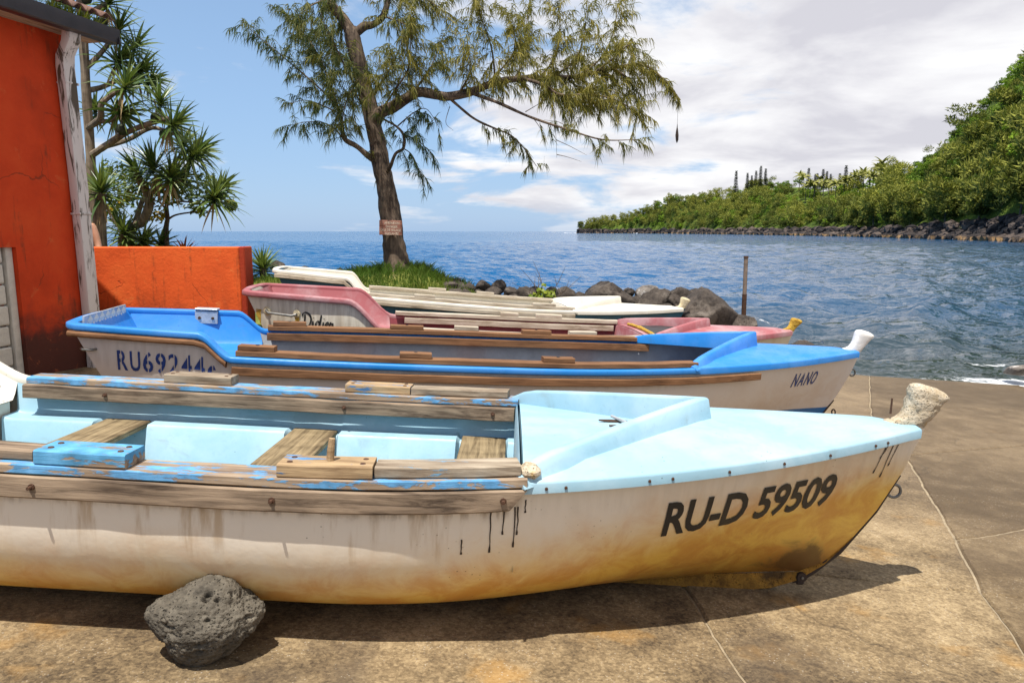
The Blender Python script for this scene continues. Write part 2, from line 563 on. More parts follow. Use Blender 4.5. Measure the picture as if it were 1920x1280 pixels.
def m_leaf(name, a, b_, rough=0.55, trans=0.25, attr=True, spec=0.3):
    """foliage: two real leaf colours mixed by the 'tint' of each leaf, a little light comes through"""
    m, nt, b = mat_new(name)
    if attr:
        t = N(nt, 'ShaderNodeAttribute', attribute_name='tint').outputs['Fac']
    else:
        t = tnoise(nt, objco(nt), 3.0, 3)
    c = mixc(nt, t, a, b_)
    setc(nt, b, c, rough, spec)
    tr = N(nt, 'ShaderNodeBsdfTranslucent')
    nt.links.new(mixc(nt, 0.5, c, (0.12, 0.16, 0.01)), tr.inputs[0])
    mx = N(nt, 'ShaderNodeMixShader', {0: trans, 1: b.outputs[0], 2: tr.outputs[0]})
    nt.links.new(mx.outputs[0], nt.nodes['Material Output'].inputs[0])
    return m


def m_stucco(name, col, stain=0.6, z0=0.0, dirt=(0.03, 0.022, 0.018)):
    """painted render, uneven, with mould creeping up from the base"""
    m, nt, b = mat_new(name)
    v = objco(nt)
    z = N(nt, 'ShaderNodeSeparateXYZ', {0: v}).outputs[2]
    n1 = tnoise(nt, v, 1.7, 6, 0.6)
    n2 = tnoise(nt, v, 24, 4, 0.65)
    c = ramp(nt, n1, [(0.3, [k * 0.74 for k in col]), (0.5, col), (0.72, [min(1, col[0] * 1.12), col[1] * 1.35 + 0.006, col[2] * 1.3 + 0.003])])
    low = mth(nt, 'MULTIPLY', rng_map(nt, mth(nt, 'SUBTRACT', z, mth(nt, 'MULTIPLY', tnoise(nt, v, 3.0, 6, 0.7), 0.9)), z0 + 0.12, z0 - 0.30), stain, clamp=True)
    c = mixc(nt, low, c, dirt)
    sv = objco(nt, (5.5, 5.5, 0.5))
    run = mth(nt, 'MULTIPLY', rng_map(nt, tnoise(nt, sv, 1.6, 5, 0.6), 0.56, 0.68), rng_map(nt, tnoise(nt, v, 9, 4), 0.38, 0.58))
    c = mixc(nt, mth(nt, 'MULTIPLY', run, stain * 0.75, clamp=True), c, (0.09, 0.035, 0.015))
    n3 = tnoise(nt, v, 6.5, 6, 0.7, 0.5)
    c = mixc(nt, mth(nt, 'MULTIPLY', rng_map(nt, n3, 0.60, 0.70), 0.45 * stain, clamp=True), c, [min(1, col[0] * 1.05), col[1] * 2.6 + 0.02, col[2] * 3.0 + 0.02])
    wv = N(nt, 'ShaderNodeVectorMath', {0: v, 1: N(nt, 'ShaderNodeVectorMath', {0: N(nt, 'ShaderNodeTexNoise', {'Vector': v, 'Scale': 4.0, 'Detail': 4.0}).outputs['Color'], 3: 0.25}, operation='SCALE').outputs[0]}, operation='ADD').outputs[0]
    ck = N(nt, 'ShaderNodeTexVoronoi', {'Vector': wv, 'Scale': 1.5}, feature='DISTANCE_TO_EDGE').outputs[0]
    cm = mth(nt, 'MULTIPLY', rng_map(nt, ck, 0.010, 0.003), rng_map(nt, tnoise(nt, v, 1.3, 2), 0.50, 0.60))
    c = mixc(nt, mth(nt, 'MULTIPLY', cm, 0.55), c, (0.10, 0.03, 0.012))
    setc(nt, b, c, 0.82, 0.25)
    bump(nt, b, mth(nt, 'ADD', mth(nt, 'SUBTRACT', n2, cm), mth(nt, 'MULTIPLY', n1, 1.2)), 0.35, 0.015)
    return m


MT = {}
MT['concrete'] = m_concrete('slip_concrete')
MT['concrete_algae'] = m_concrete('slip_concrete_algae', 1.0)
MT['mortar'] = m_plain('joint_mortar', (0.30, 0.235, 0.15), 0.95, 0.3, 20, 0.5)
MT['lightblue'] = m_gel('light_blue_gelcoat', (0.305, 0.50, 0.60), (0.22, 0.27, 0.26), 0.36, 0.20, 0.95)
MT['blue'] = m_gel('bright_blue_paint', (0.016, 0.215, 0.62), (0.04, 0.14, 0.30), 0.34, 0.07, 1.2)
MT['pink'] = m_gel('faded_red_gelcoat', (0.36, 0.105, 0.115), (0.14, 0.03, 0.035), 0.5, 0.36, 1.0)
MT['maroon'] = m_plain('maroon_paint', (0.22, 0.035, 0.045), 0.5, 0.22, 5.0, 0.05)
MT['cream'] = m_gel('cream_white_gelcoat', (0.70, 0.66, 0.56), (0.34, 0.27, 0.17), 0.42, 0.2, 0.7)
MT['grey'] = m_plain('grey_liner_paint', (0.27, 0.285, 0.31), 0.6, 0.14, 9.0, 0.15)
MT['wood_bare'] = m_wood('bare_weathered_wood', (0.095, 0.066, 0.045), (0.36, 0.265, 0.18))
MT['wood_blue'] = m_wood('flaking_blue_wood', (0.20, 0.14, 0.095), (0.42, 0.32, 0.22), (0.12, 0.33, 0.58), 0.46)
MT['wood_blue2'] = m_wood('mostly_blue_wood', (0.20, 0.14, 0.095), (0.42, 0.32, 0.22), (0.10, 0.32, 0.54), 0.62)
MT['wood_worn'] = m_wood('worn_grey_wood', (0.17, 0.125, 0.085), (0.42, 0.35, 0.26), (0.14, 0.34, 0.52), 0.18)
MT['wood_tan'] = m_wood('rubbed_tan_wood', (0.23, 0.15, 0.08), (0.50, 0.355, 0.20), (0.10, 0.22, 0.40), 0.30)
MT['wood_thwart'] = m_wood('mossy_thwart_wood', (0.12, 0.085, 0.045), (0.33, 0.25, 0.14), along='y')
MT['wood_brown'] = m_wood('varnished_brown_wood', (0.125, 0.060, 0.028), (0.255, 0.130, 0.062))
MT['wood_orange'] = m_wood('orange_brown_board', (0.25, 0.10, 0.035), (0.38, 0.17, 0.07), along='y')
MT['wood_pale'] = m_wood('pale_grey_wood', (0.30, 0.24, 0.17), (0.58, 0.52, 0.42))
MT['iron'] = m_plain('rusty_iron', (0.105, 0.052, 0.03), 0.8, 0.4, 30, 0.5, 0.4)
MT['steel'] = m_plain('bright_steel', (0.20, 0.195, 0.185), 0.5, 0.15, 20, 0.1, 0.9)
MT['galv'] = m_plain('galvanised_plate', (0.55, 0.56, 0.56), 0.45, 0.22, 14, 0.15, 0.5)
MT['black'] = m_plain('black_vinyl', (0.012, 0.012, 0.013), 0.5, 0.2, 12, 0.05)
MT['navy'] = m_plain('navy_stencil_paint', (0.012, 0.045, 0.21), 0.6, 0.2, 25, 0.05)
MT['darkhull'] = m_plain('dark_keel_band', (0.035, 0.02, 0.013), 0.75, 0.35, 18, 0.4)
MT['keel'] = m_rock('stained_keel', (0.10, 0.045, 0.010), (0.40, 0.20, 0.030), 7, 0.4, (0.05, 0.03, 0.015))
MT['tarp'] = m_plain('dark_tarpaulin', (0.035, 0.033, 0.036), 0.6, 0.3, 6, 0.4)
MT['post_broken'] = m_rock('crumbling_filler', (0.33, 0.24, 0.13), (0.72, 0.63, 0.49), 9, 1.0, (0.46, 0.28, 0.07))
MT['post_white'] = m_plain('white_painted_post', (0.74, 0.71, 0.66), 0.6, 0.10, 7, 0.25)
MT['post_yellow'] = m_rock('yellowed_resin', (0.30, 0.16, 0.02), (0.66, 0.44, 0.07), 9, 0.4, (0.70, 0.62, 0.40))
MT['post_cream'] = m_rock('cream_resin', (0.52, 0.42, 0.24), (0.74, 0.66, 0.48), 9, 0.3)
MT['lava'] = m_rock('vesicular_lava', (0.045, 0.038, 0.029), (0.195, 0.168, 0.128), 8, 1.3)
MT['boulder'] = m_rock('basalt_boulder', (0.016, 0.013, 0.012), (0.115, 0.092, 0.074), 2.4, 0.8, (0.16, 0.135, 0.11))
MT['boulder_pale'] = m_rock('pale_boulder', (0.09, 0.075, 0.065), (0.27, 0.235, 0.20), 1.6, 0.4, (0.62, 0.58, 0.54))
MT['orange'] = m_stucco('orange_red_render', (0.56, 0.050, 0.009), 0.9, 0.25)
MT['orange2'] = m_stucco('orange_wall_render', (0.70, 0.105, 0.020), 0.75, 0.30)
MT['redend'] = m_stucco('dark_red_render', (0.33, 0.035, 0.012), 0.6, 0.2)
MT['gutter'] = m_plain('dark_gutter', (0.040, 0.038, 0.045), 0.45, 0.2, 8, 0.1)
MT['roof'] = m_plain('rusted_roof_sheet', (0.21, 0.115, 0.085), 0.8, 0.35, 9, 0.3)
MT['whiteblock'] = m_plain('whitewashed_block', (0.60, 0.57, 0.50), 0.85, 0.16, 12, 0.4)


def m_downpipe():
    m, nt, b = mat_new('mouldy_white_pipe')
    v = objco(nt, (9, 9, 1.2))
    n1 = tnoise(nt, v, 1.9, 7, 0.7, 0.6)
    c = mixc(nt, rng_map(nt, n1, 0.51, 0.60), (0.62, 0.57, 0.54), (0.09, 0.07, 0.05))
    setc(nt, b, c, 0.6, 0.4)
    return m


MT['pipe'] = m_downpipe()
MT['bark'] = m_wood('casuarina_bark', (0.045, 0.031, 0.022), (0.20, 0.145, 0.10), along='z', scale=0.5)
MT['pbark'] = m_wood('pandanus_bark', (0.12, 0.09, 0.06), (0.33, 0.26, 0.18), along='z', scale=0.5)
MT['needle'] = m_leaf('casuarina_needles', (0.050, 0.085, 0.030), (0.34, 0.275, 0.045), 0.6, 0.42)
MT['pand'] = m_leaf('pandanus_leaf', (0.040, 0.095, 0.022), (0.24, 0.285, 0.065), 0.38, 0.28, spec=0.5)
MT['dead'] = m_leaf('dead_pandanus_leaf', (0.34, 0.24, 0.11), (0.50, 0.38, 0.20), 0.7, 0.2)
MT['broad'] = m_leaf('broad_leaf', (0.075, 0.155, 0.018), (0.33, 0.34, 0.035), 0.45, 0.35)
MT['grass'] = m_leaf('grass_blade', (0.050, 0.130, 0.012), (0.30, 0.33, 0.045), 0.55, 0.30)
MT['redleaf'] = m_leaf('red_leaf', (0.10, 0.012, 0.012), (0.30, 0.045, 0.02), 0.5, 0.2)
MT['fruit'] = m_plain('pandanus_fruit', (0.035, 0.045, 0.018), 0.7, 0.3, 40, 0.6)


def m_soil():
    m, nt, b = mat_new('grassy_soil')
    v = objco(nt)
    n1 = tnoise(nt, v, 2.2, 6, 0.62)
    n2 = tnoise(nt, v, 30, 4, 0.7)
    f = mth(nt, 'ADD', mth(nt, 'MULTIPLY', n1, 0.7), mth(nt, 'MULTIPLY', n2, 0.3))
    c = ramp(nt, f, [(0.34, (0.060, 0.050, 0.030)), (0.46, (0.085, 0.110, 0.022)), (0.58, (0.20, 0.21, 0.045)), (0.7, (0.27, 0.22, 0.11))])
    setc(nt, b, c, 0.95, 0.2)
    bump(nt, b, n2, 0.8, 0.03)
    return m


MT['soil'] = m_soil()


# ------------------------------------------------------------------ slipway, bank, sea
EDGE = [Vector((2.2, 11.0, 0)), Vector((3.5, 10.45, 0)), Vector((5.0, 10.02, 0)), Vector((7.24, 9.96, 0)), Vector((10.0, 9.8, 0)), Vector((16.0, 9.4, 0))]


def edge_y(x):
    return interp(x, [-20, 2.2] + [e.x for e in EDGE[1:]], [11.0, 11.0] + [e.y for e in EDGE[1:]])


def crest(x):
    return interp(x, [-14, -6, -1.5, -0.9, -0.2, 0.6, 1.6, 2.6, 3.3, 4.2], [0.75, 0.80, 0.92, 0.72, 0.50, 0.40, 0.34, 0.20, -0.1, -0.8])


def ground_z(x, y):
    base = slip_z(x, min(y, 10.5))
    base += 0.34 * sstep(y, 8.5, 10.0) * max(0.0, min(1.0, (1.6 - x) / 5.0))
    up = sstep(y, 10.55, 11.75)
    z = base + (crest(x) - base) * up if crest(x) > base or y > 10.6 else base
    md = math.hypot((x + 1.95) / 1.15, (y - 12.0) / 1.0)
    z += 0.10 * (1 - sstep(md, 0.15, 1.0))
    z = z + (-0.9 - z) * sstep(y, 12.35 + 0.25 * mnoise.noise(Vector((x * 0.9, 0, 0))), 14.6)
    z += 0.035 * mnoise.noise(Vector((x * 1.7, y * 1.7, 0))) * sstep(y, 9.6, 10.6)
    return z


def jitter_line(pts, step=0.05, amp=0.006, seed=0):
    out = []
    for a, b in zip(pts[:-1], pts[1:]):
        n = max(1, int((b - a).length / step))
        for k in range(n):
            p = a.lerp(b, k / n)
            d = (b - a).normalized()
            o = mnoise.noise(Vector((p.x * 3.1 + seed, p.y * 3.1, seed))) * amp * 2.2 + mnoise.noise(Vector((p.x * 19, p.y * 19, seed))) * amp
            out.append(p + Vector((-d.y, d.x, 0)) * (o if 0 < k else 0))
    out.append(pts[-1])
    return out


def build_slipway():
    G = lambda u, v: Vector((on_slip(u, v).x, on_slip(u, v).y, 0))
    m = MB()                                      # bed of mortar the slabs lie in
    xs = np.linspace(-14, 16, 41)
    k = 0
    for x in xs:
        ye = edge_y(x) - 0.02
        for y in (-6.0, ye):
            m.v.append(Vector((x, y, slip_z(x, y) - 0.010)))
        m.v.append(Vector((x, ye, slip_z(x, ye) - 0.9)))
    for i in range(len(xs) - 1):
        m.f.append([3 * i, 3 * i + 3, 3 * i + 4, 3 * i + 1])
        m.f.append([3 * i + 1, 3 * i + 4, 3 * i + 5, 3 * i + 2])
    root = m.obj('slipway', MT['mortar'], kind='structure', smooth=False)
    A = [G(1585, 722), G(1633, 774), G(1710, 872), G(1750, 941), G(1793, 1010), G(1840, 1111), G(1930, 1236), G(2150, 1560)]
    A[0] = Vector((A[1].x + (A[1].x - A[2].x) * 2.0, 0, 0))
    A[0].y = edge_y(A[0].x)
    A.append(Vector((A[-1].x + 0.3, -6, 0)))
    # cross joints
    B = [Vector((-14, 3.95, 0)), Vector((-2.0, 3.62, 0)), G(1560, 1080), A[5]]
    C = [G(1391, 1095), G(1399, 1276), Vector((0.86, -6, 0))]
    C[0] = B[2].lerp(B[1], 0.22)
    d1 = [A[2] + (A[1] - A[2]) * 0.15, G(1925, 834), Vector((16, on_slip(1925, 834).y - 0.3, 0))]
    d2 = [A[4], G(1925, 989), Vector((16, on_slip(1925, 989).y - 0.2, 0))]
    d3 = [A[5], G(1925, 1121), Vector((16, on_slip(1925, 1121).y - 0.2, 0))]
    d0 = [A[1] + (A[0] - A[1]) * 0.12, G(1925, 768), Vector((16, on_slip(1925, 768).y - 0.3, 0))]

    def sub(P, a, b):
        return P[a:b + 1]
    S = {}

    def J(name, pts):
        S[name] = jitter_line(pts, 0.05, 0.007, len(S) * 3.7)
        return S[name]
    a01 = J('a01', [A[0], d0[0]])
    a12 = J('a12', [d0[0], A[1], d1[0]])
    a24 = J('a24', [d1[0], A[2], A[3], A[4]])
    a45 = J('a45', [A[4], A[5]])
    a5e = J('a5e', A[5:])
    j0, j1, j2, j3 = J('d0', d0), J('d1', d1), J('d2', d2), J('d3', d3)
    bL, bR = J('bL', [B[0], B[1], C[0]]), J('bR', [C[0], B[2], B[3]])
    cc = J('c', C)
    eL = [Vector((x, edge_y(x), 0)) for x in np.linspace(-14, A[0].x, 40)]
    eR = [Vector((x, edge_y(x), 0)) for x in np.linspace(A[0].x, 16, 30)]
    polys = [
        eL + a01[1:] + a12[1:] + a24[1:] + a45[1:] + bR[::-1][1:] + bL[::-1][1:],
        bL + cc[1:] + [Vector((-14, -6, 0))],
        bR + a5e[1:] + cc[::-1][:-1],
        eR + j0[::-1] + a01[::-1][1:-1],
        j0 + j1[::-1] + a12[::-1][1:-1],
        j1 + j2[::-1] + a24[::-1][1:-1],
        j2 + j3[::-1] + a45[::-1][1:-1],
        j3 + [Vector((16, -6, 0))] + a5e[::-1][:-1],
    ]
    for pi_, P in enumerate(polys):
        bm = bmesh.new()
        Q = []
        for p in P:
            if not Q or (p - Q[-1]).length > 1e-4:
                Q.append(p)
        if (Q[0] - Q[-1]).length < 1e-4:
            Q.pop()
        f = bm.faces.new([bm.verts.new((p.x, p.y, 0)) for p in Q])
        f.normal_update()
        if f.normal.z < 0:
            f.normal_flip()
        bmesh.ops.inset_individual(bm, faces=[f], thickness=0.0045, use_even_offset=False)
        bmesh.ops.delete(bm, geom=[g for g in bm.faces if g != f], context='FACES')
        r = bmesh.ops.inset_individual(bm, faces=[f], thickness=0.012, use_even_offset=False)
        outer = set(v for v in bm.verts) - set(f.verts)
        lift = 0.0012 * ((pi_ * 37) % 5 - 2)
        for v in bm.verts:
            v.co.z = slip_z(v.co.x, v.co.y) + lift - (0.0095 if v in outer else 0.0)
        bmesh.ops.triangulate(bm, faces=bm.faces[:])
        me = bpy.data.meshes.new('slab')
        bm.to_mesh(me)
        bm.free()
        add('slab', me, MT['concrete_algae' if pi_ in (3, 4, 5, 6, 7) else 'concrete'], root)


def build_bank():
    xs = np.linspace(-16, 4.6, 150)
    ys = np.concatenate([np.linspace(8.75, 10.4, 16), np.linspace(10.5, 15.2, 56)])
    v = []
    for x in xs:
        for y in ys:
            z = ground_z(x, y)
            if y < 10.3 and x > -3.2:
                z = min(z, slip_z(x, y) + 0.34 * sstep(y, 8.5, 10.0) * max(0.0, min(1.0, (1.6 - x) / 5.0))) - 0.02
            if y < 8.9:
                z -= 0.08
            z -= 0.7 * sstep(x, 2.5, 3.3)
            v.append((x, y, z))
    n = len(ys)
    f = [[i * n + j, (i + 1) * n + j, (i + 1) * n + j + 1, i * n + j + 1] for i in range(len(xs) - 1) for j in range(n - 1)]
    add('bank_ground', new_mesh('bank_ground', v, f, True, 80), MT['soil'], kind='structure')
    # grass: nobody could count it
    rs = np.random.RandomState(4)
    tris, tint = [], []
    cnt = 0
    while cnt < 30000:
        x, y = rs.uniform(-9.5, 1.2), 10.45 + 2.5 * rs.rand()
        md = math.hypot((x + 1.95) / 1.15, (y - 12.0) / 1.0)
        dens = 0.25 + 0.75 * max(0, mnoise.noise(Vector((x * 1.3, y * 1.3, 7))) + 0.35)
        if md < 1.15:
            dens = 1.0
        if x > -0.6:
            dens *= 0.95 * max(0.0, 1 - (x + 0.6) / 1.8)
        if x < -3.1 and y > 11.2:
            dens *= 0.45
        if rs.rand() > dens:
            continue
        z = ground_z(x, y)
        if z < 0.1:
            continue
        h = rs.uniform(0.04, 0.10) * (1.0 + 0.35 * (md < 1.1)) * (1.5 if mnoise.noise(Vector((x * 2.3, y * 2.3, 1))) > 0.25 else 1.0)
        a = rs.uniform(0, 2 * pi)
        w = rs.uniform(0.005, 0.011)
        lx, ly = rs.normal(0, 0.35, 2) * h
        dx, dy = cos(a) * w, sin(a) * w
        m1 = (x + lx * 0.35, y + ly * 0.35, z + h * 0.6)
        tris.append(((x - dx, y - dy, z - 0.01), (x + dx, y + dy, z - 0.01), m1))
        tris.append(((x + dx * 0.7, y + dy * 0.7, z + h * 0.2), (x + lx, y + ly, z + h), m1))
        t = min(1, max(0, 0.45 + 0.5 * mnoise.noise(Vector((x * 1.1, y * 1.1, 3))) + rs.normal(0, 0.18)))
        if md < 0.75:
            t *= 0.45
        tint += [t, t]
        cnt += 1
    add('grass', tri_mesh('grass', np.array(tris), MT['grass'], np.array(tint)), kind='stuff', label='short green grass covering the bank round the tree', cat='grass')


def m_sea():
    m, nt, b = mat_new('sea_water')
    g = N(nt, 'ShaderNodeNewGeometry').outputs['Position']
    sp = N(nt, 'ShaderNodeSeparateXYZ', {0: g})
    x, y = sp.outputs[0], sp.outputs[1]
    foam = N(nt, 'ShaderNodeAttribute', attribute_name='foam').outputs['Fac']
    shal_refl = N(nt, 'ShaderNodeAttribute', attribute_name='shallow_reflection').outputs['Fac']
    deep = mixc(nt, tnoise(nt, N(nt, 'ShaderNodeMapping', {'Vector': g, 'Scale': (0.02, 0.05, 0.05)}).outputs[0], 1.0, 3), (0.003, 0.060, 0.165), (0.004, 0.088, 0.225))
    c = mixc(nt, shal_refl, deep, (0.026, 0.040, 0.042))  # one grey for the shallows and the painted cloud and hill reflection
    # ripples: normal from explicit differences of the wave height, so distant chop stays sharp
    EPS = 0.04

    def height(off):
        p = N(nt, 'ShaderNodeVectorMath', {0: g, 1: off}, operation='ADD').outputs[0]
        v1 = N(nt, 'ShaderNodeMapping', {'Vector': p, 'Scale': (1.0, 1.5, 1.0), 'Rotation': (0, 0, 0.3)}).outputs[0]
        h1 = tnoise(nt, v1, 0.85, 2, 0.55)
        h2 = tnoise(nt, v1, 2.7, 2, 0.6)
        h3 = tnoise(nt, v1, 0.21, 1, 0.5)
        return mth(nt, 'ADD', mth(nt, 'MULTIPLY', h3, 0.6), mth(nt, 'ADD', mth(nt, 'MULTIPLY', h1, 0.36), mth(nt, 'MULTIPLY', h2, 0.13)))
    h0, hx, hy = height((0, 0, 0)), height((EPS, 0, 0)), height((0, EPS, 0))
    gx = mth(nt, 'DIVIDE', mth(nt, 'SUBTRACT', h0, hx), EPS)
    gy = mth(nt, 'DIVIDE', mth(nt, 'SUBTRACT', h0, hy), EPS)
    # patches of calmer and rougher water
    gust = rng_map(nt, tnoise(nt, N(nt, 'ShaderNodeMapping', {'Vector': g, 'Scale': (0.05, 0.11, 0.05)}).outputs[0], 1.0, 3), 0.3, 0.7, 0.65, 1.15)
    nv = N(nt, 'ShaderNodeCombineXYZ', {0: mth(nt, 'MULTIPLY', gx, gust), 1: mth(nt, 'MULTIPLY', gy, gust), 2: 0.0}).outputs[0]
    gn = N(nt, 'ShaderNodeNewGeometry').outputs['Normal']
    nsum = N(nt, 'ShaderNodeVectorMath', {0: gn, 1: nv}, operation='ADD').outputs[0]
    nrm = N(nt, 'ShaderNodeVectorMath', {0: nsum}, operation='NORMALIZE').outputs[0]
    nt.links.new(nrm, b.inputs['Normal'])
    fn = tnoise(nt, g, 5.0, 7, 0.7, 0.5)
    fm = rng_map(nt, mth(nt, 'ADD', mth(nt, 'MULTIPLY', fn, 0.9), foam), 0.93, 1.12)
    fm = mth(nt, 'MULTIPLY', fm, rng_map(nt, foam, 0.02, 0.2))
    c = mixc(nt, fm, c, (0.72, 0.74, 0.75))
    setc(nt, b, c, mth(nt, 'MULTIPLY_ADD', fm, 0.6, 0.07), 0.5)
    b.inputs['IOR'].default_value = 1.333
    return m


SEA_Z = -0.50


def build_sea():
    rs = np.random.RandomState(11)
    nc = 440
    yy = [7.0]
    while yy[-1] < 170.0:
        yy.append(yy[-1] + max(0.085, 0.0068 * yy[-1]))
    while yy[-1] < 45000.0:
        yy.append(yy[-1] * (1.0 + min(0.07, 0.0068 + 0.0012 * (len(yy) % 1000) / 10.0)))
    yy = np.array(yy)
    nr = len(yy)
    tt = np.linspace(-1.25, 1.35, nc)
    Y = np.repeat(yy[:, None], nc, 1)
    X = Y * tt[None, :]
    cell = np.maximum(np.gradient(yy)[:, None] * np.ones((1, nc)), Y * (tt[1] - tt[0]))
    Z = np.zeros_like(X)
    # short-crested chop running in towards the shore
    for k in range(44):
        lam = 0.50 * (5.0 / 0.50) ** rs.rand()
        ang = -pi / 2 + 0.35 + rs.normal(0, 0.65)
        kx, ky = cos(ang) * 2 * pi / lam, sin(ang) * 2 * pi / lam
        amp = 0.0096 * lam ** 0.85 * rs.uniform(0.6, 1.3)
        ph = kx * X + ky * Y + rs.uniform(0, 6.28) + 0.8 * np.sin(X * 0.9 / lam + Y * 0.5 / lam + k)
        fade = np.clip((lam / cell - 2.0) / 2.5, 0, 1)
        grp = 0.55 + 0.45 * np.sin(X * 0.9 / lam + Y * 0.6 / lam + k * 1.7)
        s = np.sin(ph)
        Z += amp * fade * grp * (1.55 * np.exp(1.15 * (s - 1.0)) * 2.0 - 1.1)
    Z -= Z[yy < 150.0].mean()
    # distance to the slip edge -> shallows, the small breaker, foam
    ye = np.interp(X, [-20, 2.2] + [e.x for e in EDGE[1:]] + [60], [11.0, 11.0] + [e.y for e in EDGE[1:]] + [6.0])
    d = (Y - ye) * 0.96
    Z *= 0.22 + 0.78 * np.clip((d - 0.2) / 3.5, 0, 1)        # the chop dies down over the foot of the slip
    Z = np.where(d < -0.25, Z - np.clip((-0.25 - d) * 1.5, 0, 0.8), Z)
    wob = 0.25 * np.sin(X * 1.3) + 0.18 * np.sin(X * 2.9 + 1.0)
    right = np.clip((X - 2.8) / 2.0, 0, 1)
    crest_d = 1.75 + 0.35 * np.sin(X * 0.7 + 0.5) + wob * 0.3
    br = np.exp(-((d - crest_d) / 0.22) ** 2) * right * (0.55 + 0.45 * np.sin(X * 1.1 + 2.2))
    Z += 0.15 * br + 0.035 * np.exp(-((d - crest_d - 1.7) / 0.4) ** 2) * right
    shal_refl = np.clip(1.0 - (d - 1.0) / 16.0, 0, 1) ** 0.8 * np.clip((X + 1) / 5, 0, 1)
    shal_refl = np.maximum(shal_refl, 0.6 * np.clip((X / Y - 0.12) / 0.40, 0, 1) * np.clip((260.0 - Y) / 160.0, 0, 1))  # cloud and hill reflection painted into the water colour towards the right
    foam = np.clip(0.78 - np.abs(d - 0.12 - wob * 0.35) * 1.25, 0, 0.53) * right
    foam += 0.55 * np.exp(-((d - crest_d + 0.14) / 0.18) ** 2) * np.clip((X - 6.4) / 1.0, 0, 1) * right
    # splash round the end of the rock bank
    sp_ = np.exp(-(((X - 6.05) / 0.85) ** 2 + ((Y - 17.0) / 1.3) ** 2)) + 0.8 * np.exp(-(((X - 4.3) / 0.5) ** 2 + ((Y - 11.6) / 0.6) ** 2))
    foam += 0.52 * sp_
    Z += 0.05 * sp_ * (1 + np.sin(X * 7) * np.sin(Y * 5))
    foam += 0.38 * np.exp(-(((X - 7.3) / 0.5) ** 2 + ((Y - 9.9) / 0.4) ** 2))
    v = np.stack([X, Y, Z + SEA_Z], -1).reshape(-1, 3)
    i = np.arange(nr - 1)[:, None] * nc + np.arange(nc - 1)[None, :]
    q = np.stack([i, i + 1, i + nc + 1, i + nc], -1).reshape(-1, 4)
    me = bpy.data.meshes.new('sea')
    me.vertices.add(len(v))
    me.vertices.foreach_set('co', v.astype(np.float32).ravel())
    me.loops.add(len(q) * 4)
    me.loops.foreach_set('vertex_index', q.astype(np.int32).ravel())
    me.polygons.add(len(q))
    me.polygons.foreach_set('loop_start', np.arange(0, len(q) * 4, 4, dtype=np.int32))
    me.polygons.foreach_set('loop_total', np.full(len(q), 4, dtype=np.int32))
    for nm, arr in (('foam', foam), ('shallow_reflection', shal_refl)):
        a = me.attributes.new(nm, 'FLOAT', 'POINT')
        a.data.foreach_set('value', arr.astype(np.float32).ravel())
    me.update()
    me.validate()
    me.shade_smooth()
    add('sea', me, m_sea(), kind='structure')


# ------------------------------------------------------------------ rocks
ORD = ('first second third fourth fifth sixth seventh eighth ninth tenth eleventh twelfth thirteenth fourteenth fifteenth sixteenth seventeenth eighteenth '
       'nineteenth twentieth twenty-first twenty-second twenty-third twenty-fourth').split()
def rock_mesh(name, sub, seed, amp=0.22, freq=1.3, squash=(1, 1, 1), pits=0.0, fine=0.03, facets=0, lobes=()):
    bm = bmesh.new()
    bmesh.ops.create_icosphere(bm, subdivisions=sub, radius=1.0)
    off = Vector((seed * 7.3, seed * 3.1, -seed * 5.7))
    rp = random.Random(seed)
    planes = []
    for _ in range(facets):
        n_ = Vector((rp.gauss(0, 1), rp.gauss(0, 1), rp.gauss(0, 1))).normalized()
        planes.append((n_, rp.uniform(0.70, 0.93)))
    for v in bm.verts:
        p = v.co.copy()
        r = 1 + amp * mnoise.noise(p * freq + off) + amp * 0.5 * mnoise.noise(p * freq * 2.2 + off) + fine * mnoise.noise(p * 7 + off)
        for dr_, am_, wd_ in lobes:
            r += am_ * math.exp(-(1 - p.dot(Vector(dr_).normalized())) / wd_)
        if pits:
            q = p * 5.0 + off
            q.x *= 0.8
            d = mnoise.voronoi(q)[0][0]
            big = max(0.0, mnoise.noise(p * 2.3 + off * 2) + 0.02)
            r -= pits * max(0.0, 0.40 - d) * (0.30 + 2.6 * big)
            d2 = mnoise.voronoi(p * 13 + off)[0][0]
            r -= pits * 0.30 * max(0.0, 0.36 - d2)
            r -= pits * 0.10 * abs(mnoise.noise(p * 26 + off))
        for n_, dd_ in planes:
            ex = (p * r).dot(n_) - dd_
            if ex > 0:
                r -= ex * 0.85 / max(0.3, p.dot(n_))
        v.co = Vector((p.x * squash[0], p.y * squash[1], p.z * squash[2])) * r
    me = bpy.data.meshes.new(name)
    bm.to_mesh(me)
    bm.free()
    me.shade_smooth()
    return me


